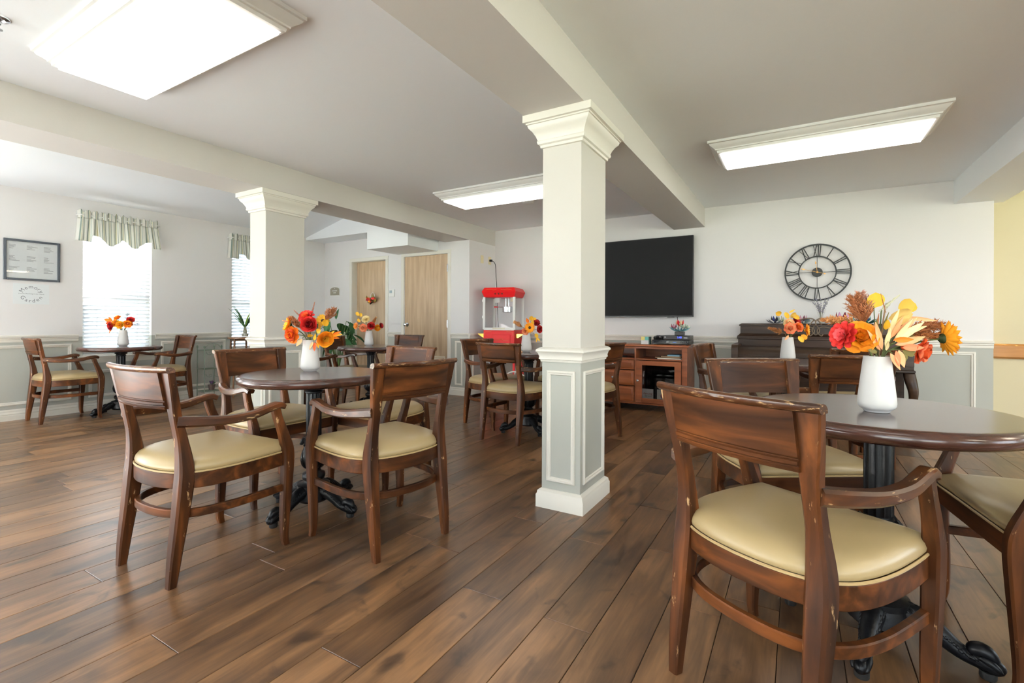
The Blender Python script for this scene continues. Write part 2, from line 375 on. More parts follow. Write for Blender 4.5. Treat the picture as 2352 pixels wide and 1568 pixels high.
# ---- beams and soffits
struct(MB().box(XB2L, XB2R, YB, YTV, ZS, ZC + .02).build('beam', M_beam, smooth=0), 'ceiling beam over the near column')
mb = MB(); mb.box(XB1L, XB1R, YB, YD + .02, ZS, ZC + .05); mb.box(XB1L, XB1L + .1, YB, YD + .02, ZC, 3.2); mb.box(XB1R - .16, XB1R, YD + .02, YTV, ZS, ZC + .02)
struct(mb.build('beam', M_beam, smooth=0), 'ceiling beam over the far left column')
struct(MB().box(1.305, 1.687, YB, 6.34, ZS, ZC + .02).build('soffit', M_ceil, smooth=0), 'soffit along the hallway side')
mb = MB(); mb.loft([[(XW, y, 2.40), (-5.2, y, 2.40), (-5.2, y, VZ(-5.2) + .03), (XW, y, VZ(XW) + .03)] for y in (5.16, YD)])
struct(mb.build('soffit', M_ceil, smooth=0), 'low soffit above the arched sign wall')
struct(MB().box(-5.335, -4.55, 4.90, YD, 2.088, 3.1).build('duct_soffit', M_ceil, smooth=0), 'boxed white duct soffit above the wide door')

# ---- walls
def wall_box(name, boxes, m=M_wall, label=None):
    mb = MB()
    for b in boxes: mb.box(*b)
    return struct(mb.build(name, m, smooth=0), label)
wall_tv = wall_box('wall_back', [(XB1R - .16, 1.59, YTV, YTV + .12, 0, ZC)], label='white and sage wall behind the television')
wall_box('wall_hall', [(1.58, XE + .1, 6.34, 6.45, 0, ZC)], M_hall, 'cream hallway wall')
wall_stub = wall_box('wall_alcove', [(XB1R - .16, XB1R, YD + .14, YTV, 0, ZS)], label='short white wall beside the popcorn cart')
DL = (-6.375, -5.605, 2.035); DR = (-5.215, -4.365, 2.045)      # openings x0,x1,top
wall_door = wall_box('wall_doors', [(XW - .1, DL[0], YD, YD + .14, 0, 3.2), (DL[0], DL[1], YD, YD + .14, DL[2], 3.2), (DL[1], DR[0], YD, YD + .14, 0, 3.2),
                     (DR[0], DR[1], YD, YD + .14, DR[2], 3.2), (DR[1], XB1R, YD, YD + .14, 0, ZS), (DR[1], XB1R - .02, YD, YD + .14, ZS, 3.2)], label='white wall with two oak doors')
WINS = [(-2.3, -0.3), (0.56, 1.245), (2.245, 2.93), (3.94, 4.625)]  # first opening added out of view to let sun in
WZ0, WZ1 = 0.63, 2.13
ys = [YB - .1]; boxes = []
for a, b in WINS:
    boxes.append((XW - .14, XW, ys[-1], a, 0, ZC + .02)); boxes += [(XW - .14, XW, a, b, 0, WZ0 if a > 0 else .03), (XW - .14, XW, a, b, WZ1, ZC + .02)]; ys.append(b)
boxes.append((XW - .14, XW, ys[-1], YD + .14, 0, ZC + .02))
wall_win = wall_box('wall_left', boxes, label='white and sage window wall')
# unseen rear and right walls, with daylight windows, most of them added, behind the viewer and along the hall
BW = [(-0.6, 1.8), (2.2, 4.2)]  # rear openings added to bring in more daylight
bx = [YB]; boxes = []; px = XW - .14
for a, b in BW:
    boxes += [(px, a, YB - .12, YB, 0, ZC + .9), (a, b, YB - .12, YB, 0, .1), (a, b, YB - .12, YB, 2.12, ZC + .9)]; px = b
boxes.append((px, XE + .1, YB - .12, YB, 0, ZC + .9))
wall_box('wall_rear', boxes)
RW = [(-1.9, -.3, .75), (.7, 2.3, .75), (3.0, 4.4, .75), (4.85, 5.75, .02)]  # last opening is known from a reflection; the others are added for daylight
boxes = []; py_ = YB - .1
for a, b, z in RW:
    boxes += [(XE, XE + .12, py_, a, 0, ZC), (XE, XE + .12, a, b, 0, z), (XE, XE + .12, a, b, 2.12, ZC)]; py_ = b
boxes.append((XE, XE + .12, py_, 6.45, 0, ZC))
wall_box('wall_right', boxes, M_hall)
struct(MB().box(-60, 60, -60, 60, -0.4, -0.3).build('ground', pbr('lawn_and_paving', S(122, 126, 114), 0.9), smooth=0), 'ground outside the windows')

sid = pbr('pale_lap_siding', S(196, 204, 214), .8)
nb = struct(MB().box(-12.6, -10.6, 1.25, 4.35, -.3, 2.75).box(-12.6, -10.6, 4.35, 12, -.3, 3.7).build('sun_block_building', sid, smooth=0), 'added pale sided building that keeps sun off the windows')  # added to block the sun; stepped height sets how far windows are shaded
board = MB().loft([[(-10.6, y, 0), (-10.57, y, 0), (-10.58, y, .195), (-10.6, y, .2)] for y in (1.25, 12)]).mesh('siding_board', sid, 0)
for k in range(15): obj('siding_board', board, nb).location.z = -.3 + k * .2
# ---- panel mouldings, chair rails, baseboards
def frame_ring(mb, u0, u1, z0, z1, w, d, place):
    """Flat rectangular moulding ring; place(u, z, out) -> xyz. Stepped profile."""
    prof = [(0, 0), (0, d * .55), (w * .2, d), (w * .42, d), (w * .55, d * .6), (w * .85, d * .6), (w, 0)]
    rings = []
    for t, h in prof:
        rings.append([place(u0 + t, z0 + t, h), place(u1 - t, z0 + t, h), place(u1 - t, z1 - t, h), place(u0 + t, z1 - t, h)])
    mb.loft(rings, cap=False)
pl_tv = lambda u, z, h: (u, YTV - h, z)
pl_win = lambda u, z, h: (XW + h, u, z)
pl_stub = lambda u, z, h: (XB1R + h, u, z)
pl_door = lambda u, z, h: (u, YD - h, z)
for u0, u1 in ((0.30, 1.465), (-0.99, 0.12), (-2.3, -1.17), (-3.55, -2.45)):
    mb = MB(); frame_ring(mb, u0, u1, .15, .78, .035, .014, pl_tv); mb.build('panel_molding', M_trim, wall_tv)
for u0, u1 in ((1.45, 2.15), (3.035, 3.85), (4.72, 5.45), (-0.10, 0.48)):
    mb = MB(); frame_ring(mb, u0, u1, .155, .785, .035, .014, pl_win); mb.build('panel_molding', M_trim, wall_win)
for u0, u1 in ((2.30, 2.88), (4.0, 4.57)):
    mb = MB(); frame_ring(mb, u0, u1, .155, .47, .035, .014, pl_win); mb.build('panel_molding', M_trim, wall_win)
for u0, u1 in ((5.62, 5.86), (5.92, 6.13)):
    mb = MB(); frame_ring(mb, u0, u1, .15, .775, .03, .014, pl_stub); mb.build('panel_molding', M_trim, wall_stub)
mb = MB(); frame_ring(mb, -4.23, -4.10, .145, .775, .025, .014, pl_door); mb.build('panel_molding', M_trim, wall_door)
RAIL = [(0, .815), (.008, .815), (.012, .825), (.010, .84), (.016, .848), (.016, .858), (.024, .865), (.026, .882), (.018, .89), (0, .89)]
BASE = [(0, .0), (.016, .0), (.016, .055), (.012, .06), (.016, .066), (.014, .08), (.008, .088), (.010, .096), (.004, .112), (0, .115)]
ntrim = [0]
def run(prof, u0, u1, place, name, label):
    mb = MB(); mb.loft([[place(u, z, h) for h, z in prof] for u in (u0, u1)])
    return struct(mb.build(name, M_trim), label)
def rail(u0, u1, place):
    ntrim[0] += 1; run(RAIL, u0, u1, place, 'trim_%d' % ntrim[0], 'white chair rail')
for u0, u1, pc in ((XB1R, 1.59, pl_tv), (-.15, 0.52, pl_win), (1.29, 2.205, pl_win), (2.97, 3.90, pl_win), (4.66, YD, pl_win), (YD, YTV, pl_stub),
                   (XW, DL[0] - .06, pl_door), (DL[1] + .06, DR[0] - .06, pl_door), (DR[1] + .06, XB1R, pl_door)): rail(u0, u1, pc)
run(BASE, XB1R, 1.59, pl_tv, 'baseboard_back', 'white baseboard'); run(BASE, -.15, YD, pl_win, 'baseboard_left', 'white ribbed baseboard'); run(BASE, YD, YTV, pl_stub, 'baseboard_alcove', 'white baseboard')
for i, (u0, u1) in enumerate(((XW, DL[0] - .06), (DL[1] + .06, DR[0] - .06), (DR[1] + .06, XB1R))):
    run(BASE, u0, u1, pl_door, 'baseboard_doors_%d' % (i + 1), 'white baseboard')
pl_hall = lambda u, z, h: (u, 6.34 - h, z)
mb = MB(); mb.extr([(6.34, .72), (6.315, .72), (6.295, .735), (6.295, .845), (6.315, .86), (6.34, .86)], 1.60, XE)
tag(mb.build('handrail', M_oak, bevel=.004), 'oak handrail on the cream hallway wall', 'handrail')

# ---- columns
CAP = [(0.0, 2.035), (.010, 2.038), (.012, 2.052), (.022, 2.058), (.026, 2.072), (.022, 2.078), (.030, 2.10), (.045, 2.125), (.062, 2.143), (.066, 2.158), (.072, 2.16), (.072, 2.168), (.086, 2.170), (.086, ZS)]
CB = [(.025, 0), (.025, .07), (.020, .078), (.018, .092), (.008, .10), (0, .105)]
CRAIL = [(0, .822), (.006, .823), (.008, .835), (.014, .838), (.012, .852), (.018, .872), (.028, .882), (.026, .892), (.012, .902), (0, .905)]
def column(x0, x1, y0, y1, label):
    r = bpy.data.objects.new('column', None); COL.objects.link(r); struct(r, label)
    MB().box(x0, x1, y0, y1, .86, ZS).build('shaft', M_colpaint, r, bevel=.003)
    MB().box(x0, x1, y0, y1, 0, .86).build('lower_shaft', M_sage, r, bevel=.003)
    MB().rectloft(x0, x1, y0, y1, CAP).build('capital', M_trim, r)
    MB().rectloft(x0, x1, y0, y1, CB).build('base', M_trim, r)
    MB().rectloft(x0, x1, y0, y1, CRAIL).build('chair_rail', M_trim, r)
    for a, b, pc in ((x0, x1, lambda u, z, h: (u, y0 - h, z)), (x0, x1, lambda u, z, h: (u, y1 + h, z)), (y0, y1, lambda u, z, h: (x1 + h, u, z)), (y0, y1, lambda u, z, h: (x0 - h, u, z))):
        mb = MB(); frame_ring(mb, a + .032, b - .032, .15, .775, .026, .012, pc); mb.build('panel_molding', M_trim, r)
column(-1.254, -1.017, 2.4545, 2.838, 'square white column with sage panels nearest the viewer')
column(-4.32, -4.08, 2.573, 2.966, 'square white column by the window bay')

# ---- doors
def door(n, op, recess, knob_x, hinge, vent, label):
    x0, x1, top = op
    r = bpy.data.objects.new('door_%d' % n, None); COL.objects.link(r); struct(r, label)
    y = YD + recess
    MB().box(x0 + .004, x1 - .004, y, y + .042, .012, top - .004).build('door_leaf', M_door, r, bevel=.002)
    mb = MB(); w = .055
    for a, b in ((x0 - w, x0), (x1, x1 + w)): mb.box(a, b, YD - .014, YD + .002, 0, top)
    mb.box(x0 - w, x1 + w, YD - .014, YD + .002, top, top + w)
    mb.build('door_casing', M_trim, r, bevel=.003)
    if recess > .03:
        mb = MB()
        for a, b in ((x0 - .001, x0 + .003), (x1 - .003, x1 + .001)): mb.box(a, b, YD - .002, y, 0, top)
        mb.box(x0, x1, YD - .002, y, top - .003, top + .001); mb.build('door_jamb', M_trim, r)
    kn = MB(); kn.lathe([(.030, 0), (.030, .004), (.011, .008), (.010, .03), (.022, .036), (.028, .05), (.026, .062), (.014, .068)], 20)
    kn.xf(Matrix.Translation((knob_x, y, 1.005)) @ Matrix.Rotation(PI / 2, 4, 'X')); kn.build('door_knob', M_chrome, r)
    if hinge:
        for z in (1.83, 1.02, .25):
            mb = MB(); mb.lathe([(.008, -.055), (.008, .055)], 10, (hinge, YD - .018, z)); mb.box(hinge - .014, hinge, YD - .017, y, z - .05, z + .05); mb.build('hinge', M_chrome, r)
    if vent:
        g = MB().box(vent[0], vent[1], y - .008, y, vent[2], vent[3]).build('vent_grille', pbr('grille_beige', S(196, 186, 166), .5), r)
        z = vent[2] + .015
        while z < vent[3] - .01:
            MB().box(vent[0] + .012, vent[1] - .012, y - .014, y - .007, z, z + .008).build('louver', M_door, g); z += .02
    return r
door(1, DL, .10, DL[0] + .06, None, None, 'recessed oak door with a small wreath')
door(2, DR, .012, DR[0] + .055, DR[1] + .004, (-4.66, -4.42, .26, .545), 'wide oak door with a floor vent and hinges')

# ---- windows, blinds, valances
def window(n, a, b, label):
    r = bpy.data.objects.new('window_%d' % n, None); COL.objects.link(r); struct(r, label)
    x = XW - .10
    mb = MB()
    for y0, y1 in ((a, a + .04), (b - .04, b)): mb.box(x - .02, x + .03, y0, y1, WZ0, WZ1)
    for z0, z1 in ((WZ0, WZ0 + .05), (WZ1 - .04, WZ1)): mb.box(x - .02, x + .03, a, b, z0, z1)
    mb.build('window_frame', M_trim, r, bevel=.003)
    MB().box(x - .015, x + .025, a, b, 1.285, 1.325).build('meeting_rail', M_trim, r)
    for z0, z1 in ((WZ0 + .04, 1.29), (1.32, WZ1 - .03)):
        MB().box(x, x + .004, a + .03, b - .03, z0, z1).build('pane', M_glass, r, smooth=0)
    mb = MB(); mb.extr([(XW - .1, WZ0 - .012), (XW + .05, WZ0 - .012), (XW + .058, WZ0), (XW + .05, WZ0 + .014), (XW - .1, WZ0 + .014)], a - .045, b + .045, 'y')
    mb.build('window_sill', M_trim, r, bevel=.003)
    mb = MB(); mb.extr([(XW, WZ0 - .075), (XW + .014, WZ0 - .075), (XW + .018, WZ0 - .03), (XW + .026, WZ0 - .012), (XW, WZ0 - .012)], a - .03, b + .03, 'y')
    mb.build('sill_apron', M_trim, r)
    return r
slat_me = {}
def blind(a, b, label, tilt):
    t = thing('window_blind', label, 'blind', (XW - .035, (a + b) / 2, WZ0), 0, 'white slatted window blinds')
    w = (b - a) / 2 - .008
    MB().box(-.03, .028, -w, w, WZ1 - WZ0 - .06, WZ1 - WZ0 - .005).build('headrail', M_whitem, t)
    mb = MB(); mb.loft([[(-.024, y, 0), (0, y, .0018), (.024, y, 0), (.024, y, .0025), (0, y, .0043), (-.024, y, .0025)] for y in (-w, w)])
    me = mb.mesh('slat', M_slat, 0)
    z = .035
    while z < WZ1 - WZ0 - .07:
        o = obj('slat', me, t); o.location = (0, 0, z); o.rotation_euler = (0, tilt, 0); z += .0455
    MB().box(-.02, .02, -w, w, .012, .028).build('bottom_rail', M_whitem, t)
    for u in (-.6, 0, .6):
        MB().box(-.001, .001, u * w - .002, u * w + .002, .02, WZ1 - WZ0 - .05).build('ladder_cord', M_slat, t)
VAL = None
def fabric():
    m, N, L, B = newmat('striped_valance_cloth')
    at = N.new('ShaderNodeAttribute'); at.attribute_name = 'su'
    mu = N.new('ShaderNodeMath'); mu.operation = 'MULTIPLY'; mu.inputs[1].default_value = 13.0; L.new(at.outputs['Fac'], mu.inputs[0])
    fr = N.new('ShaderNodeMath'); fr.operation = 'FRACT'; L.new(mu.outputs[0], fr.inputs[0])
    rp = N.new('ShaderNodeValToRGB'); rp.color_ramp.interpolation = 'CONSTANT'; e = rp.color_ramp.elements
    e[0].position = 0; e[0].color = S(230, 229, 222); e[1].position = .90; e[1].color = S(230, 229, 222)
    for p_, c in ((.30, S(112, 124, 116)), (.42, S(214, 214, 198)), (.52, S(186, 178, 140)), (.58, S(230, 229, 222)), (.72, S(146, 156, 152)), (.80, S(226, 228, 218))):
        k = e.new(p_); k.color = c
    L.new(fr.outputs[0], rp.inputs[0]); L.new(rp.outputs[0], B.inputs['Base Color']); B.inputs['Roughness'].default_value = .9
    tl = N.new('ShaderNodeBsdfTranslucent'); L.new(rp.outputs[0], tl.inputs[0])
    mx = N.new('ShaderNodeMixShader'); mx.inputs[0].default_value = .3; L.new(B.outputs[0], mx.inputs[1]); L.new(tl.outputs[0], mx.inputs[2]); L.new(mx.outputs[0], N['Material Output'].inputs[0])
    return m
M_cloth = fabric()
def valance(a, b, label, seed):
    rr = random.Random(seed)
    t = thing('valance', label, 'valance', (XW, (a + b) / 2, 2.0), 0, 'striped window valances')
    w = (b - a) / 2 + .06
    mb = MB(); mb.tube([(.0, -w, .25), (.06, -w, .25), (.075, -w + .02, .25), (.075, w - .02, .25), (.06, w, .25), (0, w, .25)], .008, 8); mb.build('curtain_rod', M_whitem, t)
    def cloth(name, z_top, z_bot, amp, flare):
        nu, nv = 150, 12; V = []; F = []; su = []
        ph = [rr.uniform(0, 6.28) for _ in range(4)]
        for j in range(nv + 1):
            q = j / nv
            for i in range(nu + 1):
                u = i / nu * 2 - 1
                bot = z_bot(u); z = z_top(u) + (bot - z_top(u)) * q
                A = amp * (.5 + .7 * q) if flare else amp
                d = .083 + A * (sin(u * 31 + ph[0]) * .6 + sin(u * 53 + ph[1]) * .4) + (.03 * q * (1 + .5 * sin(u * 9 + ph[2])) if flare else 0)
                side = max(0, abs(u) - .93) / .07
                d = d * (1 - side) + .02 * side
                y = u * w * (1 + (.055 * q if flare else 0) * (1 if abs(u) > .6 else .2)) + .004 * sin(u * 40 + ph[3]) * q
                V.append((d, y, z)); su.append((u + 1) / 2 + .004 * sin(u * 31 + ph[0]))
        for j in range(nv):
            for i in range(nu):
                k = j * (nu + 1) + i; F.append((k, k + 1, k + nu + 2, k + nu + 1))
        mb = MB().add(V, F); me = mb.mesh(name, M_cloth, 60)
        at_ = me.attributes.new('su', 'FLOAT', 'POINT'); at_.data.foreach_set('value', su)
        o = obj(name, me, t); sm = o.modifiers.new('s', 'SOLIDIFY'); sm.thickness = .003
        return o
    cloth('rod_pocket', lambda u: .30 + .012 * sin(u * 37) + .008 * sin(u * 71), lambda u: .215, .010, False)
    cloth('skirt', lambda u: .222, lambda u: -.03 - .05 * cos((abs(u) - .28) * 8.5) if abs(u) < .72 else -.055 + (.035 * (abs(u) - .72)), .012, True)
for i, (a, b) in enumerate(WINS):
    if i == 0:
        r = bpy.data.objects.new('door_3', None); COL.objects.link(r); struct(r, 'unseen glazed patio doors added for sunlight left of the view')  # unseen doors added so sun on floor and wall lights the ceiling
        mb = MB()
        for y0, y1 in ((a, a + .06), ((a + b) / 2 - .04, (a + b) / 2 + .04), (b - .06, b)): mb.box(XW - .1, XW - .04, y0, y1, .03, WZ1)
        for z0, z1 in ((.03, .10), (WZ1 - .05, WZ1)): mb.box(XW - .1, XW - .04, a, b, z0, z1)
        mb.build('door_frame', M_trim, r); MB().box(XW - .075, XW - .07, a, b, .03, WZ1).build('pane', M_glass, r, smooth=0)
        continue
    window(i + 1, a, b, ['window outside the view', 'window left of the framed document', 'window with striped valance behind the window table', 'window beside the far left column'][i])
blind(*WINS[1], 'white slatted blind left of the framed document', -.66)
blind(*WINS[2], 'white slatted blind directly behind the window table', -.66)
blind(*WINS[3], 'white slatted blind partly hidden by the far left column', -.66)
valance(*WINS[2], 'green striped valance above the window table', 3)
valance(*WINS[3], 'green striped valance partly hidden by the far left column', 4)
for i, (a, b) in enumerate(BW):
    r = bpy.data.objects.new('window_%d' % (5 + i), None); COL.objects.link(r); struct(r, 'unseen rear window added for daylight')
    mb = MB()
    for x0, x1 in ((a, a + .05), (b - .05, b), ((a + b) / 2 - .025, (a + b) / 2 + .025)): mb.box(x0, x1, YB - .1, YB - .04, .1, 2.12)
    for z0, z1 in ((.1, .15), (2.07, 2.12)): mb.box(a, b, YB - .1, YB - .04, z0, z1)
    mb.build('window_frame', M_trim, r)
    MB().box(a, b, YB - .075, YB - .07, .1, 2.12).build('pane', M_glass, r, smooth=0)
for i, (a, b, z) in enumerate(RW):
    r = bpy.data.objects.new('window_%d' % (9 + i), None); COL.objects.link(r); struct(r, 'unseen hall window for daylight')
    mb = MB()
    for y0, y1 in ((a, a + .05), (b - .05, b)): mb.box(XE + .04, XE + .1, y0, y1, z, 2.12)
    for z0, z1 in ((z, z + .05), (2.07, 2.12)): mb.box(XE + .04, XE + .1, a, b, z0, z1)
    mb.build('window_frame', M_trim, r)
    MB().box(XE + .07, XE + .075, a, b, z, 2.12).build('pane', M_glass, r, smooth=0)

# ---- ceiling lights
LIGHT_P = [(0, ZC), (0, ZC - .018), (-.010, ZC - .022), (-.016, ZC - .032), (-.034, ZC - .045), (-.048, ZC - .056), (-.050, ZC - .064), (-.060, ZC - .066), (-.064, ZC - .082), (-.078, ZC - .086), (-.080, ZC - .070)]
def ceiling_light(x0, x1, y0, y1, label, lens=M_lens):
    t = thing('ceiling_light', label, 'ceiling light', ((x0 + x1) / 2, (y0 + y1) / 2, ZC), 0, 'framed fluorescent ceiling lights')
    ax, ay = (x1 - x0) / 2, (y1 - y0) / 2
    P = [(o, z - ZC) for o, z in LIGHT_P]
    mb = MB(); mb.rectloft(-ax, ax, -ay, ay, P, cap=False); mb.build('frame', M_frame, t)
    mb = MB(); mb.rectloft(-ax, ax, -ay, ay, [(-.081, -.075), (-.085, -.098), (-.11, -.106)]); mb.build('diffuser', lens, t)
ceiling_light(-3.376, -1.94, .86, 1.42, 'white framed ceiling light at the top left')
ceiling_light(-3.379, -1.94, 4.02, 4.58, 'white framed ceiling light partly behind the near column')
ceiling_light(-.60, .835, 3.94, 4.52, 'white framed ceiling light above the wall clock')
ceiling_light(-.60, .835, .30, .86, 'white framed ceiling light above the viewer')
ceiling_light(2.5, 3.9, 4.0, 4.56, 'unseen warm ceiling light added in the hallway by the handrail', M_lens_h)  # unseen hall lights added to warm and brighten the right side
ceiling_light(2.5, 3.9, 2.2, 2.76, 'unseen warm ceiling light added in the middle of the hallway', M_lens_h)
ceiling_light(.2, 1.2, -1.9, -1.3, 'unseen warm ceiling light added far behind the viewer', M_lens_h)  # extra unseen light added to brighten from behind
ceiling_light(2.5, 3.9, .4, .96, 'unseen warm ceiling light added in the hallway behind the viewer', M_lens_h)
ceiling_light(-3.376, -1.94, -2.2, -1.64, 'unseen white framed ceiling light added behind the viewer')  # extra unseen fixture added to brighten the room
mb = MB(); mb.lathe([(.07, 0), (.07, -.012), (.062, -.026), (.04, -.034), (.02, -.036)], 28, (-2.665, 4.85, ZC)); tag(mb.build('smoke_detector', M_whitem), 'round white smoke detector on the ceiling', 'detector')
t = thing('sprinkler_head', 'chrome sprinkler head at the top left corner of the ceiling', 'sprinkler', (-3.175, .70, ZC))
MB().lathe([(.042, 0), (.040, -.006), (.025, -.010), (.018, -.004)], 24).build('escutcheon', M_chrome, t)
MB().lathe([(.010, -.004), (.010, -.03), (.004, -.034), (.004, -.05), (.016, -.052), (.016, -.055)], 16).build('deflector', M_chrome, t)

# ================================================================== CHAIRS
SEAT = [(.252, .232), (.262, .12), (.264, .0), (.252, -.10), (.222, -.17), (.165, -.218), (.085, -.243), (0, -.25)]
def seat_outline(inset=0.0, n=4):
    h = cr(SEAT, n); L = h + [(-x, y) for x, y in reversed(h[:-1])]
    if inset:
        out = []
        m = len(L)
        for i, (x, y) in enumerate(L):
            a = Vector(L[i - 1] if i else L[0]); b = Vector(L[(i + 1) % m] if i < m - 1 else L[-1]); tt = (b - a)
            if i in (0, m - 1): tt = Vector((-.01, -.12)) if i == 0 else Vector((-.01, .12))
            tt.normalize(); nrm = Vector((tt.y, -tt.x))
            q = Vector((x, y)) + nrm * inset
            if i in (0, m - 1): q.y = y - inset
            out.append((q.x, q.y))
        return out
    return L
_o = seat_outline(.01)
SGN = -1 if abs(_o[10][0]) > abs(seat_outline()[10][0]) else 1
def outline(i): return seat_outline(i * SGN)
def leg_rows(rows, s): return [(z, s * cx, cy, hx, hy) for z, cx, cy, hx, hy in cr(rows, 5)]
BACK = [(0, .195, -.249, .0155, .016), (.1, .196, -.239, .020, .021), (.25, .196, -.220, .025, .026), (.38, .196, -.205, .028, .030), (.46, .194, -.200, .026, .029),
        (.56, .190, -.210, .021, .021), (.66, .190, -.231, .022, .017), (.75, .195, -.249, .028, .015), (.858, .201, -.270, .033, .013)]
FRONT = [(0, .255, .214, .0135, .0145), (.045, .254, .206, .0150, .016), (.15, .254, .208, .0180, .020), (.30, .256, .216, .0205, .024), (.40, .257, .219, .0215, .027),
         (.46, .260, .213, .0205, .026), (.54, .264, .186, .0175, .021), (.60, .265, .163, .0165, .019), (.648, .265, .150, .016, .019)]
ARM = [(.203, -.232, .648, .021), (.236, -.155, .640, .020), (.258, -.065, .633, .018), (.268, .035, .637, .017), (.268, .11, .653, .016), (.265, .16, .661, .015), (.262, .190, .650, .012)]
def bow(x): return -.036 * (1 - (x / .235) ** 2)
def lean(z): return -.2 * (z - .66) - .231
def make_chair():
    t = thing('dining_armchair', '', 'chair', group='wooden dining armchairs')
    for s in (-1, 1):
        l = MB().zloft(leg_rows(BACK, s)).build('back_leg', M_chair_worn, t)
        MB().lathe([(.012, -.001), (.012, .004), (.006, .006)], 12, (s * .195, -.249, 0)).build('glide', M_glide, l)
        l = MB().zloft(leg_rows(FRONT, s)).build('front_leg', M_chair_worn, t)
        MB().lathe([(.011, -.001), (.011, .004), (.006, .006)], 12, (s * .255, .214, 0)).build('glide', M_glide, l)
        a = cr(ARM, 5)
        MB().sweep([(s * q[0], q[1], q[2]) for q in a], .021, [q[3] for q in a], .4).build('arm', M_chair_arm, t)
    # back panel
    prof = [(-.009, .735), (-.009, .855), (.009, .855), (.010, .735), (.006, .731), (.006, .728), (.013, .725), (.013, .716), (.008, .712), (.008, .709), (.012, .706), (.010, .699), (-.009, .699)]
    rings = []
    for i in range(17):
        x = -.178 + .356 * i / 16
        rings.append([(x, lean(z) + bow(x) - d, z) for d, z in prof])
    MB().loft(rings).build('backrest', M_chair, t)
    rings = []
    for i in range(21):
        x = -.236 + .472 * i / 20
        sec = [(-.012, .846), (-.013, .856), (-.008, .864), (.002, .868), (.012, .868), (.019, .863), (.021, .855), (.018, .848), (.011, .844)]
        rings.append([(x, lean(z) + bow(x) - d, z) for d, z in sec])
    MB().loft(rings).build('crest_rail', M_crest, t)
    # seat
    o = outline(0)
    MB().loft([[(x, y, .372) for x, y in o], [(x, y, .434) for x, y in o]]).build('seat_frame', M_chair, t, bevel=.003)
    rings = []
    for ins, z in ((.012, .436), (.004, .443), (.002, .453), (.006, .466), (.018, .480), (.045, .492), (.085, .500), (.13, .504)):
        if ins <= .02: rings.append([(x, y, z) for x, y in outline(ins)])
        else:
            k = 1 - (ins - .012) / .26; b = outline(.012); rings.append([(x * k, (y + .005) * k - .005, z) for x, y in b])
    cu = MB().loft(rings).build('seat_cushion', M_vinyl, t, smooth=60)
    ol = outline(.001)
    path = [(x, y, .4375) for x, y in ol]
    q = [(ol[-1][0] + (ol[0][0] - ol[-1][0]) * k / 10, ol[0][1], .4375) for k in range(1, 10)]
    MB().tube(path + q, .0042, 6, loop=True).build('piping', M_pipe, cu)
    # bent stretcher
    st = cr([(.248, .205), (.250, .08), (.246, -.03), (.225, -.125), (.180, -.19), (.10, -.228), (0, -.238)], 5)
    st = st + [(-x, y) for x, y in reversed(st[:-1])]
    MB().sweep([(x, y, .270) for x, y in st], .011, .0165, .3).build('stretcher', M_chair, t)
    return t
chair0 = make_chair()
CH = [(-2.312, 1.184, .043, 'dark wooden armchair nearest at left, its back turned to the viewer, worn back post'),
      (-1.781, 1.742, 1.384, 'wooden armchair left of the near column with its back toward the column'),
      (-2.811, 1.842, -1.599, 'wooden armchair on the far left side of the near left table, facing right'),
      (-2.42, 2.36, 3.118, 'wooden armchair on the far side of the near left table, facing the viewer'),
      (-.018, 1.616, -.522, 'scuffed wooden armchair closest to the viewer in the right foreground'),
      (-.048, 2.468, -2.568, 'wooden armchair on the far side of the right foreground table, facing the viewer'),
      (.719, 2.191, 1.71, 'wooden armchair cut off by the right edge of the picture'),
      (.17, 3.62, .40, 'wooden armchair just behind the big white vase, back to the viewer'),
      (.31, 4.52, .42, 'wooden armchair drawn up to the piano, mostly behind the flowers'),
      (-.44, 4.43, -1.76, 'wooden armchair between the television cabinet and the piano'),
      (-2.211, 3.80, -.077, 'wooden armchair with its back to the viewer, in front of the popcorn cart'),
      (-2.687, 4.207, -1.761, 'wooden armchair at the left of the popcorn cart table, beside the wall corner'),
      (-1.67, 4.16, PI / 2 - .1, 'wooden armchair just right of the near column, before the television cabinet'),
      (-2.12, 4.74, PI + .05, 'wooden armchair on the far side of the popcorn cart table, mostly behind the column'),
      (-4.72, 4.12, -1.25, 'wooden armchair left of the door table, seen past the tall flower vase'),
      (-4.78, 3.50, .10, 'wooden armchair right behind the far left column'),
      (-4.594, 4.754, 3.284, 'wooden armchair in front of the wide oak door'),
      (-6.729, 2.0, -.007, 'wooden armchair left of the window table, under the framed document'),
      (-6.72, 2.90, PI, 'wooden armchair right of the window table, facing left')]
for i, (x, y, a, lb) in enumerate(CH):
    if i == 0: chair0.location = (x, y, 0); chair0.rotation_euler = (0, 0, a); chair0['label'] = lb
    else: dup(chair0, (x, y, 0), a, lb)

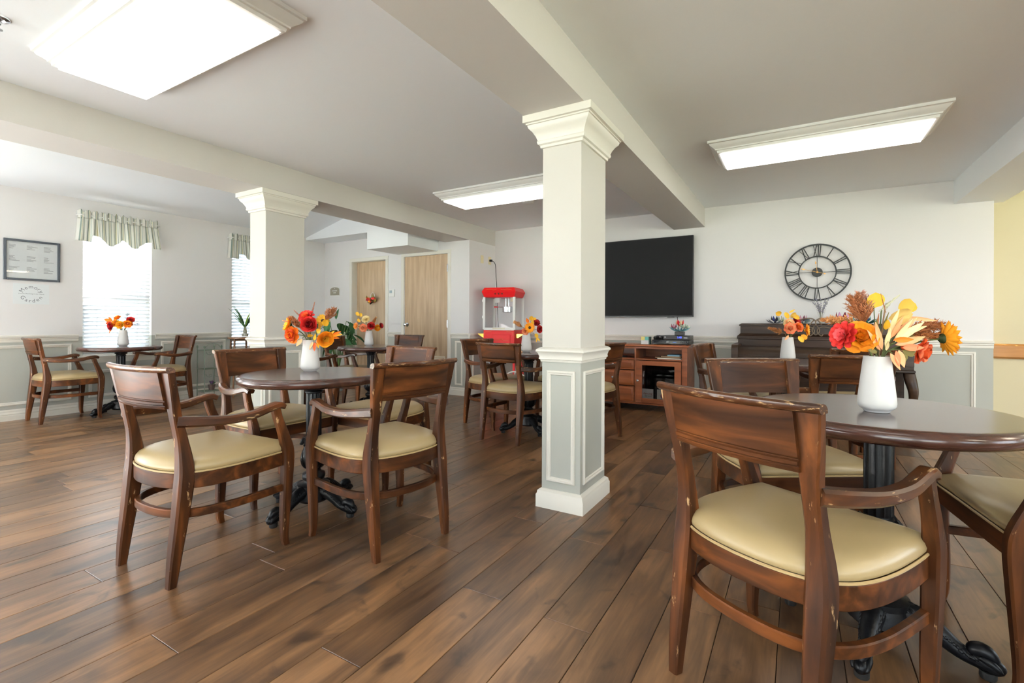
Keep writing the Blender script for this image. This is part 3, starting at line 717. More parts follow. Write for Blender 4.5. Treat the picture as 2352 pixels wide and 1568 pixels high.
# ================================================================== TABLES
def make_table():
    t = thing('pedestal_table', '', 'table', group='round pedestal tables')
    R = .382
    MB().lathe([(R - .05, .712), (R - .018, .713), (R - .005, .722), (R, .737), (R - .005, .752), (R - .016, .7595), (R - .024, .7605), (R - .034, .7605), (0.001, .7605)], 144).build('table_top', M_top, t, smooth=50)
    MB().lathe([(.16, .698), (.17, .700), (.17, .711), (.15, .713)], 32).build('mounting_plate', M_iron, t)
    flute = lambda a, z: 1 - .10 * abs(sin(a * 6)) ** .7
    MB().lathe([(.040, .40), (.042, .42), (.042, .645), (.040, .655)], 96, mod=flute).build('column', M_iron, t, smooth=60)
    cap = MB().lathe([(.042, .648), (.047, .652), (.048, .66), (.043, .664), (.045, .672), (.052, .684), (.060, .694), (.060, .70)], 40); c = cap.build('capital', M_iron, t)
    mb = MB()
    for k in range(8):
        a = k * PI / 4; mb.ball((.048 * cos(a), .048 * sin(a), .682), .012, .012, .010, 8)
    mb.build('capital_leaf', M_iron, c)['kind'] = 'stuff'
    lob = lambda a, z: 1 + .10 * abs(sin(a * 4)) * (1 if .24 < z < .36 else 0)
    bal = MB().lathe([(.085, .125), (.085, .145), (.075, .150), (.050, .155), (.044, .165), (.058, .175), (.062, .190), (.058, .205), (.040, .214), (.036, .228), (.048, .248),
                (.059, .275), (.061, .30), (.055, .33), (.047, .355), (.045, .375), (.050, .382), (.050, .39), (.043, .396), (.041, .41)], 48, mod=lob).build('baluster', M_iron, t, smooth=60)
    for k in range(8):
        a = k * PI / 4
        mb = MB(); mb.tube(cr([(.046, 0, .40), (.056, 0, .385), (.062, 0, .37), (.070, 0, .374)], 4), [.010, .010, .010, .011, .011, .011, .010, .010, .009, .008, .007, .006, .004], 6, flat=.6)
        mb.xf(Matrix.Rotation(a, 4, 'Z')); mb.build('leaf_tip', M_iron, bal)
    for k in range(8):
        a = k * PI / 4 + PI / 8
        mb = MB(); mb.tube(cr([(.040, 0, .235), (.056, 0, .262), (.064, 0, .295), (.058, 0, .33)], 4), [.004, .007, .009, .010, .011, .011, .010, .010, .009, .008, .007, .006, .003], 6, flat=1.3)
        mb.xf(Matrix.Rotation(a, 4, 'Z')); mb.build('acanthus_leaf', M_iron, bal)
    skirt = MB().lathe([(.075, .055), (.092, .07), (.088, .10), (.080, .13)], 24).build('hub', M_iron, t)
    for k in range(4):
        A = Matrix.Rotation(k * PI / 2, 4, 'Z')
        P = cr([(.055, 0, .112, .036), (.100, 0, .110, .036), (.145, 0, .088, .031), (.185, 0, .060, .025), (.215, 0, .047, .022), (.240, 0, .045, .024), (.265, 0, .042, .026), (.288, 0, .036, .020), (.298, 0, .032, .010)], 4)
        mb = MB(); mb.tube([q[:3] for q in P], [q[3] for q in P], 12, flat=.9); mb.xf(A); leg = mb.build('leg', M_iron, t, smooth=70)
        mb = MB()
        rnd = random.Random(5)
        for q in P[2:20]:       # carved leaf relief along the leg
            for sd in (-1, 0, 1):
                ang = sd * 1.0 + rnd.uniform(-.15, .15); r = q[3] * .86
                mb.ball((q[0], r * .9 * sin(ang), q[2] + r * cos(ang)), .013, .0065, .006, 6, Matrix.Rotation(.5, 3, 'Y') @ Matrix.Rotation(.5 * sd, 3, 'Z'))
        mb.xf(A); mb.build('leg_carving', M_iron, leg, smooth=70)['kind'] = 'stuff'
        mb = MB()
        mb.tube(cr([(.222, 0, .062), (.238, 0, .076), (.262, 0, .074), (.285, 0, .052)], 4), [.012, .016, .019, .020, .020, .021, .021, .020, .019, .017, .014, .010, .006], 10, flat=1.15)
        for sd in (-1, 1): mb.tube(cr([(.245, sd * .014, .060), (.272, sd * .018, .052), (.292, sd * .016, .034)], 4), [.008, .010, .011, .011, .010, .009, .008, .006, .004], 8)
        mb.xf(A); mb.build('paw', M_iron, leg, smooth=70)
        MB().lathe([(.018, 0), (.020, .004), (.020, .022)], 16, (.262, 0, 0)).xf(A).build('foot_pad', M_pad, leg)
    return t
table0 = make_table()
TB = [(-2.32, 1.75, rad(7), 'round dark table at near left with a bouquet of red and orange flowers'),
      (.235, 2.01, rad(-15), 'round dark table in the right foreground with the largest bouquet'),
      (-2.235, 4.095, rad(-38), 'round dark table left of the near column, before the popcorn cart'),
      (-4.34, 4.05, rad(20), 'round dark table in front of the oak doors'),
      (-.062, 4.19, rad(10), 'round dark table in front of the piano, behind two chairs'),
      (-6.56, 2.425, rad(12), 'round dark table beside the window')]
for i, (x, y, a, lb) in enumerate(TB):
    if i == 0: table0.location = (x, y, 0); table0.rotation_euler = (0, 0, a); table0['label'] = lb
    else: dup(table0, (x, y, 0), a, lb)

# ================================================================== VASES
ZT = .7605
vase_me = None
def vase(loc, label, mat=None):
    global vase_me
    if vase_me is None:
        vase_me = MB().lathe([(.001, .004), (.034, .001), (.036, .004), (.038, .008), (.046, .012), (.051, .020), (.0525, .030), (.051, .050), (.045, .105), (.040, .15), (.0365, .178), (.0355, .180), (.034, .178), (.038, .14), (.042, .105), (.047, .05), (.045, .03), (.001, .022)], 40).mesh('vase', M_vase, 50)
    return tag(obj('vase', vase_me), label, 'vase', 'white ceramic vases')
VP = dict(t1=(-2.405, 1.788), t2=(.222, 1.944), t3=(-2.25, 4.07), t4=(-4.36, 4.04), t5=(-.062, 4.19), t6=(-6.52, 2.43))
VL = dict(t1='white tapered vase on the near left round table', t2='large looking white tapered vase in the right foreground', t3='white tapered vase just left of the near column',
          t4='white tapered vase in front of the oak doors', t5='white tapered vase in front of the piano', t6='shaded white tapered vase in front of the window blind')
for k in VP:
    o = vase(None, VL[k]); o.location = (VP[k][0], VP[k][1], ZT)

# ================================================================== FLOWERS
BR = Vector((cos(YAW), sin(YAW), 0)); BT = Vector((sin(YAW), -cos(YAW), 0)); BU = Vector((0, 0, 1))
def dirv(r, u, t): return (BR * r + BU * u + BT * t).normalized()
_pm = {}
def pmat(rgb, rough=.6, name='petal'):
    k = (rgb, rough)
    if k not in _pm: _pm[k] = pbr('%s_%d_%d_%d' % ((name,) + rgb), S(*rgb), rough, spec=.3, var=.16, vscale=40)
    return _pm[k]
def petal_mb(L, W, cup=.3, curl=0.0, shape='round', nu=6, nv=4, wave=0.0, th=0.0):
    V = []; F = []
    for i in range(nu + 1):
        s = i / nu
        if shape == 'round': w = W * (sin(PI * min(.98, .10 + .80 * s)) ** .7) * (1 if s < .9 else .8)
        elif shape == 'point': w = W * max(.02, sin(PI * (s ** .8) * .97 + .04)) ** .9
        elif shape == 'spat': w = W * (.25 + .75 * sin(PI * .5 * min(1, s * 1.25))) * (1 if s < .85 else 1 - (s - .85) * 4)
        else: w = W * max(.03, math.sqrt(max(0, 1 - (2 * s - 1) ** 2)))
        for j in range(nv + 1):
            t = 2 * j / nv - 1
            V.append((t * w, s * L, cup * w * t * t + curl * L * s * s + wave * W * sin(t * 7 + s * 5) * s))
    for i in range(nu):
        for j in range(nv):
            k = i * (nv + 1) + j; F.append((k, k + 1, k + nv + 2, k + nv + 1))
    n = len(V); e = .0008
    V2 = [(x, y, z - e) for x, y, z in V]; F2 = [tuple(reversed([q + n for q in f])) for f in F]
    return MB().add(V + V2, F + F2)
def pmesh(*a, mat=None, **k): return petal_mb(*a, **k).mesh('petal', mat, 70)
def place(M, ang, r0, tilt, roll=0.0, h=0.0):
    return M @ Matrix.Rotation(ang, 4, 'Z') @ Matrix.Translation((0, r0, h)) @ Matrix.Rotation(PI / 2 - tilt, 4, 'X') @ Matrix.Rotation(roll, 4, 'Y')
def put(name, me, parent, M):
    o = obj(name, me, parent); o.matrix_local = M; return o
class Stem:
    """One cut stem standing in a vase: thing > stem, petals, leaves."""
    def __init__(s, name, label, vase_key, head, nrm, cat='flower', mat=None, r=.0022, low=.02):
        vx, vy = VP[vase_key]; s.t = thing(name, label, cat, (vx, vy, ZT + low), 0, 'silk stems in the %s' % dict(t1='near left vase', t2='right foreground vase', t3='vase by the column', t4='vase by the doors', t5='vase by the piano', t6='vase by the window')[vase_key])
        base = Vector((vx, vy, ZT + low)); top = Vector((vx, vy, ZT + .18))
        H = top + BR * head[0] + BU * head[1] + BT * head[2]
        s.n = dirv(*nrm); neck = top + (H - top) * .12; neck.z = top.z
        lim = Vector((H.x - top.x, H.y - top.y, 0)); lim = lim.normalized() * min(lim.length * .3, .020) if lim.length > 1e-6 else lim
        pts = [(0, 0, 0), tuple(top + lim - base), tuple((top + lim) * .45 + H * .55 + Vector((0, 0, .012)) - base), tuple(H - base)]
        MB().tube(cr(pts, 6), r, 6).build('stem', mat or M_stem, s.t)
        s.path = cr(pts, 6); s.base = base
        s.M = Matrix.Translation(H - base) @ s.n.to_track_quat('Z', 'Y').to_matrix().to_4x4()
    def petals(s, layers, joined=False):
        """layers: (n, tilt_deg, r0, L, W, cup, curl, shape, mat, h)"""
        for li, (n, tilt, r0, L, W, cup, curl, shape, mat, h) in enumerate(layers):
            if joined:
                mb = MB()
                for k in range(n):
                    a = 2 * PI * (k + .5 * (li % 2)) / n; q = petal_mb(L, W, cup, curl, shape, 4, 3); q.xf(place(s.M, a, r0, rad(tilt), 0, h)); mb.add(q.v, q.f)
                mb.build('petals', mat, s.t, 70)
            else:
                me = pmesh(L, W, cup, curl, shape, mat=mat, wave=.06)
                for k in range(n):
                    a = 2 * PI * (k + .5 * (li % 2)) / n + random.uniform(-.07, .07)
                    put('petal', me, s.t, place(s.M, a, r0, rad(tilt + random.uniform(-6, 6)), random.uniform(-.12, .12), h))
        return s
    def heart(s, prof, mat, name='flower_center'):
        MB().lathe(prof, 16).xf(s.M).build(name, mat, s.t); return s
    def leaf(s, head, dv, L, W, mat, shape='point', cup=.35, curl=.12, name='leaf', roll=0.0):
        """A leaf with its foot at head (r,u,t from vase top) pointing along dv."""
        top = Vector((s.base.x, s.base.y, ZT + .18)); p = top + BR * head[0] + BU * head[1] + BT * head[2] - s.base
        d = dirv(*dv); z = (BT - d * BT.dot(d)); z = z.normalized() if z.length > .05 else Vector((0, 0, 1)); x = d.cross(z)
        M = Matrix(((x.x, d.x, z.x, p.x), (x.y, d.y, z.y, p.y), (x.z, d.z, z.z, p.z), (0, 0, 0, 1)))
        put(name, pmesh(L, W, cup, curl, shape, mat=mat), s.t, M @ Matrix.Rotation(roll, 4, 'Y')); return s
    def plume(s, L, n, spread, blade, mat, seed, name='plume', droop=0.0):
        """Feathery head: many tiny blades along a spike, too small to pick apart."""
        rr = random.Random(seed); mb = MB()
        for k in range(n):
            f = rr.random() ** .8; a = rr.uniform(0, 2 * PI); ln = blade * (1.1 - .6 * f) * rr.uniform(.6, 1.3)
            o = Vector((0, 0, L * f)); d = Vector((cos(a) * spread, sin(a) * spread, .6 + .5 * f)).normalized()
            q = o + d * ln; w = Vector((-sin(a), cos(a), 0)) * ln * .10; m = o + d * ln * .55
            mb.add([tuple(o), tuple(m + w), tuple(q), tuple(m - w), tuple(m + Vector((0, 0, ln * .05)))], [(0, 1, 4), (1, 2, 4), (2, 3, 4), (3, 0, 4), (0, 3, 2, 1)])
        mb.tube([(0, 0, -.01), (0, 0, L)], [.0016, .0006], 5); mb.xf(s.M)
        o = mb.build(name, mat, s.t, 0); o['kind'] = 'stuff'; return s
    def fern(s, L, n, blade, mat, seed, name='fern_head'):
        """Branching spray with side twigs and needles."""
        rr = random.Random(seed); mb = MB()
        for k in range(n):
            f = k / n; sd = 1 if k % 2 else -1; a = sd * 1.35 + rr.uniform(-.8, .8); o = Vector((0, 0, L * f)); ln = blade * (1.15 - .75 * f) * rr.uniform(.7, 1.2)
            d = Vector((sin(a) * .8, cos(a) * .5, .75)).normalized(); mb.tube([tuple(o), tuple(o + d * ln * .5 + Vector((0, 0, ln * .04))), tuple(o + d * ln)], [.0011, .0009, .0005], 4)
            for j in range(12):
                g = .15 + .85 * j / 12; b = rr.uniform(0, 2 * PI); p = o + d * ln * g; e = (d + Vector((cos(b), sin(b), rr.uniform(-.2, .8))) * .9).normalized() * blade * .26
                w = e.cross(d).normalized() * blade * .045
                mb.add([tuple(p - w), tuple(p + w), tuple(p + e), tuple(p + w.cross(e).normalized() * blade * .02)], [(0, 1, 2), (0, 3, 1), (1, 3, 2), (0, 2, 3)])
        mb.tube([(0, 0, -.01), (0, 0, L)], [.0018, .0006], 5); mb.xf(s.M)
        o = mb.build(name, mat, s.t, 0); o['kind'] = 'stuff'; return s

RED, DRED, ORG, DORG, YEL, GOLD = pmat((196, 44, 40)), pmat((150, 24, 34)), pmat((232, 122, 34)), pmat((214, 88, 42)), pmat((238, 186, 62)), pmat((214, 164, 42))
PEACH, CORAL, CREAM, TAN, RUST, PINKB, OLIVE = pmat((240, 176, 128)), pmat((236, 132, 92)), pmat((244, 222, 168)), pmat((196, 138, 84)), pmat((158, 98, 60)), pmat((172, 122, 104)), pmat((122, 112, 62))
PINK, DGREEN, BROWND, SUN = pmat((226, 92, 96)), pmat((44, 58, 30)), pmat((60, 38, 24)), pmat((244, 160, 36))
def rose(k, head, nrm, sc, mat, inner, label, joined=False):
    s = Stem('rose', label, k, head, nrm)
    s.petals([(3, 6, .003*sc, .026*sc, .014*sc, .9, -.1, 'round', inner, 0), (4, 16, .005*sc, .030*sc, .018*sc, .8, .0, 'round', inner, -.002*sc), (5, 32, .006*sc, .034*sc, .022*sc, .7, .15, 'round', mat, -.004*sc),
              (5, 52, .007*sc, .037*sc, .025*sc, .55, .25, 'round', mat, -.006*sc), (6, 72, .007*sc, .039*sc, .026*sc, .4, .3, 'round', mat, -.008*sc)], joined)
    s.heart([(.002*sc, -.016*sc), (.009*sc, -.010*sc), (.008*sc, -.002*sc), (.001, .004*sc)], OLIVE, 'sepals'); return s
def sunflower(k, head, nrm, sc, mat, label, center=BROWND, joined=False, n=15, name='sunflower'):
    s = Stem(name, label, k, head, nrm, r=.0028 if not joined else .002)
    s.petals([(n, 80, .008*sc, .036*sc, .0085*sc, .4, .12, 'point', mat, .001), (n, 66, .007*sc, .032*sc, .008*sc, .4, .18, 'point', mat, .003*sc)], joined)
    s.heart([(.004*sc, -.010*sc), (.011*sc, -.004*sc), (.012*sc, .002*sc), (.011*sc, .006*sc), (.006*sc, .010*sc), (.001, .011*sc)], center); return s
def dahlia(k, head, nrm, sc, mat, inner, label, joined=False, name='dahlia'):
    s = Stem(name, label, k, head, nrm)
    s.petals([(10, 84, .005*sc, .036*sc, .010*sc, .5, .1, 'spat', mat, 0), (10, 62, .005*sc, .032*sc, .010*sc, .55, .1, 'spat', mat, .002*sc), (8, 40, .004*sc, .024*sc, .008*sc, .6, .05, 'spat', inner, .004*sc), (5, 18, .002*sc, .018*sc, .006*sc, .7, 0, 'spat', inner, .005*sc)], joined)
    s.heart([(.003*sc, -.016*sc), (.010*sc, -.008*sc), (.007*sc, 0), (.001, .003*sc)], pmat((76, 96, 46)), 'sepals'); return s
def peony(k, head, nrm, sc, mat, mat2, label, joined=False, name='peony'):
    s = Stem(name, label, k, head, nrm)
    s.petals([(7, 88, .004*sc, .036*sc, .017*sc, .5, .2, 'spat', mat, 0), (7, 64, .004*sc, .032*sc, .017*sc, .6, .25, 'spat', mat2, .003*sc), (6, 42, .004*sc, .026*sc, .015*sc, .8, .2, 'spat', mat, .005*sc), (5, 20, .002*sc, .020*sc, .012*sc, .9, .1, 'spat', mat2, .006*sc)], joined)
    return s
def sprig(k, head, nrm, leaves, label, name='eucalyptus_sprig', mat=None, cat='leaves'):
    """leaves: (foot, dir, L, W, mat, shape)"""
    s = Stem(name, label, k, head, nrm, cat, mat or M_stem, r=.0015)
    for h, d, L, W, m, sh in leaves: s.leaf(h, d, L, W, m, sh, roll=random.uniform(-.4, .4))
    return s
# --- near left vase
sunflower('t1', (-.108, .085, .02), (-.75, .25, .6), 1.18, SUN, 'orange sunflower leaning out at the left of the near left bouquet', DGREEN)
peony('t1', (-.078, .030, .035), (-.35, -.05, .9), 1.25, ORG, DORG, 'ruffled orange peony low at the left of the near left bouquet')
dahlia('t1', (-.012, .128, .02), (-.1, .65, .75), 1.15, RED, DORG, 'red dahlia at the top of the near left bouquet')
rose('t1', (.022, .088, .06), (.05, .12, 1), 1.15, RED, DRED, 'big red rose facing the viewer in the near left bouquet')
sunflower('t1', (.068, .108, -.01), (.3, .4, .85), .95, YEL, 'yellow daisy behind the red rose in the near left bouquet', BROWND, name='yellow_daisy')
rose('t1', (.104, .008, .05), (.55, -.1, .85), 1.15, SUN, YEL, 'golden orange rose low at the right of the near left bouquet')
Stem('grass_plume', 'pinkish grass plume at the top left of the near left bouquet', 't1', (-.03, .10, -.01), (-.7, .72, 0), 'grass', M_stemb).plume(.095, 220, .35, .018, PINKB, 1)
Stem('grass_plume', 'upright brown grass plume above the near left bouquet', 't1', (-.005, .13, -.02), (.25, 1, 0), 'grass', M_stemb).plume(.085, 220, .30, .018, PINKB, 2)
Stem('grass_plume', 'tan grass plume reaching left in the near left bouquet', 't1', (-.045, .085, .01), (-1, .25, .2), 'grass', M_stemb).plume(.10, 260, .35, .018, pmat((190, 140, 116)), 3)
Stem('fern_spray', 'rust brown fern spray at the upper right of the near left bouquet', 't1', (.085, .105, -.01), (.55, .8, .1), 'fern', M_stemb).fern(.080, 50, .055, RUST, 4)
Stem('fern_spray', 'brown fern spray behind the sunflower in the near left bouquet', 't1', (-.05, .06, .0), (-.6, .7, .2), 'fern', M_stemb).fern(.08, 50, .055, RUST, 5)
sprig('t1', (.085, .075, .02), (.4, .8, .2), [((.088, .080, .02), (.55, .9, .3), .045, .019, GOLD, 'oval'), ((.060, .065, .03), (.6, .25, .5), .036, .017, GOLD, 'oval'), ((.045, .030, .05), (.5, -.5, .5), .040, .018, GOLD, 'oval'), ((.055, .045, .045), (.9, .4, .3), .034, .015, YEL, 'oval'), ((.030, .020, .055), (-.2, .5, .7), .03, .014, GOLD, 'oval')],
      'golden eucalyptus sprig at the right of the near left bouquet')
sprig('t1', (.125, .02, .02), (.9, .2, .3), [((.128, .028, .02), (1, .35, .1), .065, .008, ORG, 'point'), ((.128, .022, .02), (1, .12, .1), .070, .008, SUN, 'point'), ((.125, .015, .02), (1, -.06, .1), .055, .007, ORG, 'point'), ((.120, .028, .03), (.9, .6, .2), .045, .007, YEL, 'point')],
      'spiky orange leaves pointing right from the near left bouquet', 'spiky_leaf_sprig')
sprig('t1', (.045, -.012, .055), (.5, -.5, .7), [((.050, -.012, .058), (.1, -1, .3), .052, .009, DORG, 'point'), ((.040, -.008, .058), (-.25, -1, .3), .050, .008, PEACH, 'point'), ((.060, -.008, .05), (.35, -1, .3), .040, .008, SUN, 'point'), ((.055, -.002, .05), (.7, -.5, .3), .04, .008, PEACH, 'point')],
      'peach and red leaves hanging over the right of the near left vase', 'leaf_sprig')
sprig('t1', (-.025, .01, .05), (-.5, .1, .8), [((-.025, .006, .05), (-.55, -.9, .2), .050, .012, PEACH, 'point')], 'single peach leaf hanging at the left of the near left vase', 'leaf_sprig')
# --- right foreground vase
K = 't2'
sprig(K, (-.004, .17, -.01), (0, 1, .1), [((-.004, .155, -.01), (-.05, 1, .15), .052, .026, YEL, 'oval'), ((.012, .085, .02), (-.1, 1, .3), .036, .010, GOLD, 'point')], 'round yellow leaf at the very top of the right foreground bouquet', 'round_leaf_sprig')
sprig(K, (.090, .145, -.02), (.5, .8, 0), [((.092, .142, -.02), (.35, .9, .2), .050, .025, pmat((206, 170, 72)), 'oval'), ((.115, .150, -.03), (.6, .5, .2), .034, .018, YEL, 'oval'), ((.045, .12, -.01), (.85, .45, .3), .066, .022, pmat((214, 180, 106)), 'oval')], 'round ochre leaves at the upper right of the right foreground bouquet', 'round_leaf_sprig')
Stem('fern_spray', 'copper fern spray at the upper left of the right foreground bouquet', K, (-.035, .10, -.01), (-.42, .9, .1), 'fern', M_stemb).fern(.095, 60, .055, RUST, 11)
Stem('fern_spray', 'upright copper fern spray beside the round yellow leaf, right foreground bouquet', K, (-.022, .12, -.03), (-.12, 1, 0), 'fern', M_stemb).fern(.080, 50, .046, PINKB, 12)
Stem('fern_spray', 'tan fern spray reaching left over the red dahlia, right foreground bouquet', K, (-.06, .105, -.02), (-1, .12, .1), 'fern', M_stemb).fern(.095, 60, .045, TAN, 13)
Stem('grass_plume', 'white and green flower spike at the top right of the right foreground bouquet', K, (.022, .150, -.01), (.75, .65, .05), 'flower').plume(.070, 260, .45, .013, pmat((214, 214, 186)), 14)
Stem('grass_plume', 'thin brown grass spike before the round yellow leaf, right foreground bouquet', K, (.010, .150, .02), (-.35, 1, .1), 'grass', M_stemb).plume(.050, 90, .25, .008, RUST, 15)
Stem('fern_spray', 'large brown wispy spray at the right of the right foreground bouquet', K, (.075, .070, -.02), (1, .22, 0), 'fern', M_stemb).fern(.135, 90, .062, RUST, 16)
Stem('fern_spray', 'brown wispy spray under the largest one, right foreground bouquet', K, (.085, .062, -.01), (1, .02, 0), 'fern', M_stemb).fern(.115, 80, .056, pmat((164, 100, 56)), 17)
sprig(K, (.030, .06, .03), (.3, .7, .5), [((.025, .050, .035), (.45, .95, .25), .085, .012, CREAM, 'point'), ((.030, .048, .035), (.80, .70, .25), .095, .011, CREAM, 'point'), ((.032, .038, .035), (1, .38, .25), .080, .012, PEACH, 'point'), ((.020, .058, .03), (.30, 1, .2), .075, .010, PEACH, 'point'), ((.018, .060, .02), (.25, 1, .1), .095, .008, CREAM, 'point')],
      'fan of long cream and peach leaves in the middle of the right foreground bouquet', 'leaf_sprig')
sprig(K, (-.03, .03, .03), (-.5, .6, .5), [((-.012, .020, .03), (-.72, .62, .25), .100, .011, PEACH, 'point'), ((-.006, .022, .03), (-.48, .80, .25), .110, .010, PEACH, 'point'), ((.004, .03, .03), (.05, 1, .2), .065, .007, CREAM, 'point'), ((-.002, .04, .0), (-.3, 1, .1), .07, .005, PEACH, 'point')], 'long peach leaves fanning left in the right foreground bouquet', 'leaf_sprig')
sprig(K, (.020, .045, .05), (.5, .3, .8), [((.014, .054, .05), (1, .05, .2), .052, .009, ORG, 'point'), ((.042, .030, .05), (1, 0, .2), .055, .011, CORAL, 'point'), ((.05, .02, .04), (.8, -.3, .3), .035, .012, OLIVE, 'oval'), ((.07, .045, .03), (.6, .4, .3), .035, .013, OLIVE, 'oval')], 'orange edged leaves at the middle right of the right foreground bouquet', 'leaf_sprig')
sprig(K, (.010, .012, .05), (.2, .1, .9), [((.004, .012, .050), (.35, -1, .2), .056, .009, PEACH, 'point'), ((.022, .020, .050), (-.05, -1, .2), .050, .009, CORAL, 'point'), ((.032, .022, .048), (.1, -1, .2), .056, .010, PEACH, 'point'), ((.04, .008, .04), (.6, -.7, .2), .026, .012, OLIVE, 'oval')], 'peach leaves hanging over the rim of the right foreground vase', 'leaf_sprig')
dahlia(K, (-.125, .066, .03), (-.88, .18, .3), 1.15, RED, PINK, 'red and pink dahlia at the far left of the right foreground bouquet')
peony(K, (-.068, .058, .01), (-.4, .3, .85), 1.35, pmat((232, 148, 40)), SUN, 'large golden orange poppy beside the red dahlia, right foreground bouquet', name='poppy')
sunflower(K, (.195, .058, .02), (.88, .05, .25), 1.35, SUN, 'orange sunflower at the far right of the right foreground bouquet', DGREEN)
peony(K, (.105, .020, .03), (.55, -.3, .8), 1.05, DORG, CORAL, 'coral hydrangea head low at the right of the right foreground bouquet', name='hydrangea')
sprig(K, (.075, .055, .01), (.6, .3, .5), [((.075, .05, .01), (.9, .3, .2), .036, .014, OLIVE, 'oval'), ((.06, .03, .02), (1, -.2, .2), .040, .013, DORG, 'oval'), ((.09, .035, .0), (.9, -.4, .2), .034, .013, OLIVE, 'oval')], 'olive leaves under the wispy spray, right foreground bouquet', 'leaf_sprig')
sprig(K, (.055, .075, .02), (.6, .6, .4), [((.05, .075, .02), (.7, .75, .2), .07, .010, PEACH, 'point'), ((.06, .07, .01), (.95, .4, .2), .08, .010, CREAM, 'point'), ((.10, .125, -.01), (1, -.1, .2), .085, .007, PEACH, 'point'), ((.06, .10, 0), (.9, .7, .1), .06, .012, pmat((214, 180, 106)), 'point')], 'peach leaves reaching toward the wispy spray, right foreground bouquet', 'leaf_sprig')
sprig(K, (-.02, .05, .02), (-.3, .8, .3), [((-.015, .05, .02), (-.25, 1, .2), .075, .006, OLIVE, 'point'), ((-.005, .05, .0), (-.05, 1, .1), .09, .005, RUST, 'point'), ((.01, .06, .0), (.15, 1, .1), .085, .005, OLIVE, 'point'), ((-.03, .015, .04), (-.9, .1, .3), .05, .008, OLIVE, 'point'), ((.0, .02, .04), (-.4, .6, .5), .05, .007, CREAM, 'point')], 'thin olive blades in the middle of the right foreground bouquet', 'grass_sprig')
# --- vase by the column
K = 't3'
sunflower(K, (.030, .055, .06), (-.05, .1, 1), 1.25, SUN, 'orange gerbera facing the viewer in the bouquet by the column', BROWND, True, name='gerbera')
dahlia(K, (.095, .100, .0), (.3, .4, .8), 1.0, DRED, RED, 'dark red dahlia at the top right of the bouquet by the column', True)
rose(K, (.118, .040, .02), (.6, 0, .8), .95, RED, DRED, 'red rose at the right of the bouquet by the column', True)
peony(K, (-.01, .02, .05), (-.2, -.1, .9), .9, CORAL, PEACH, 'coral peony low in the bouquet by the column', True)
Stem('fern_spray', 'tan fern spray at the left of the bouquet by the column', K, (-.035, .06, 0), (-.9, .5, .1), 'fern', M_stemb).fern(.085, 50, .06, TAN, 21)
sprig(K, (.045, .13, 0), (.2, 1, .1), [((.02, .10, .01), (-.5, .9, .3), .055, .016, ORG, 'point'), ((.045, .12, 0), (.1, 1, .2), .050, .022, GOLD, 'oval'), ((.06, .12, 0), (.7, .8, .2), .045, .018, YEL, 'oval'), ((.05, .09, .02), (.5, .6, .4), .04, .018, GOLD, 'oval')], 'golden leaves at the top of the bouquet by the column', 'leaf_sprig')
sprig(K, (.085, -.01, .04), (.6, -.4, .6), [((.085, .0, .04), (.4, -1, .2), .05, .018, GOLD, 'oval'), ((.10, -.04, .04), (-.2, -1, .2), .045, .009, YEL, 'point'), ((.105, -.04, .04), (.6, -.8, .2), .045, .009, YEL, 'point')], 'golden bud drooping at the right of the bouquet by the column', 'leaf_sprig')
# --- vase by the doors
K = 't4'
sprig(K, (-.11, .15, 0), (-.3, 1, 0), [((-.125, .175, 0), (-.3, 1, .2), .055, .022, YEL, 'oval'), ((-.105, .165, 0), (.5, .9, .2), .050, .020, GOLD, 'oval'), ((-.11, .10, 0), (-.2, 1, .3), .050, .020, YEL, 'oval'), ((-.105, .075, .02), (-.1, -1, .3), .05, .018, CREAM, 'oval')], 'yellow leaves at the top left of the bouquet by the doors', 'leaf_sprig')
dahlia(K, (-.03, .13, .02), (-.1, .6, .8), 1.35, CREAM, CREAM, 'cream lily at the top of the bouquet by the doors', True, 'lily')
peony(K, (-.13, .055, .04), (-.7, .1, .7), 1.1, PEACH, SUN, 'peach rose at the left of the bouquet by the doors', True, 'peach_rose')
peony(K, (-.045, .035, .06), (-.1, -.1, 1), 1.25, CORAL, PEACH, 'coral hydrangea low in the bouquet by the doors', True, 'hydrangea')
Stem('grass_plume', 'tan grass plume at the right of the bouquet by the doors', K, (.03, .06, 0), (.5, .8, .2), 'grass', M_stemb).plume(.11, 300, .7, .04, TAN, 31)
rose(K, (.045, .055, .06), (.1, .2, 1), 1.15, RED, DRED, 'red rose in the bouquet by the doors', True)
rose(K, (.100, .035, .02), (.6, 0, .8), 1.0, SUN, YEL, 'orange rose at the right of the bouquet by the doors', True)
dahlia(K, (.14, .06, .0), (.9, .2, .4), .9, DRED, RED, 'dark red dahlia at the far right of the bouquet by the doors', True)
# --- vase by the piano
K = 't5'
sprig(K, (-.05, .16, 0), (-.3, 1, 0), [((-.05, .175, 0), (-1, .25, .2), .055, .020, GOLD, 'oval'), ((-.02, .19, 0), (.2, -1, .3), .055, .018, GOLD, 'oval'), ((.01, .185, 0), (.9, .6, .2), .045, .008, YEL, 'point'), ((.02, .15, 0), (.7, .8, .2), .05, .018, pmat((206, 164, 70)), 'oval'), ((.03, .17, 0), (.9, -.6, .2), .06, .018, GOLD, 'oval')], 'golden leaves at the top of the bouquet by the piano', 'leaf_sprig')
peony(K, (-.01, .10, .03), (-.2, .5, .85), 1.05, CREAM, PEACH, 'cream peony high in the bouquet by the piano', True)
peony(K, (-.02, .065, .06), (-.3, .2, .95), 1.1, CORAL, PEACH, 'coral rose at the middle left of the bouquet by the piano', True, 'coral_rose')
peony(K, (.045, .075, .05), (.2, .3, .95), 1.0, CORAL, ORG, 'coral rose at the middle right of the bouquet by the piano', True, 'coral_rose')
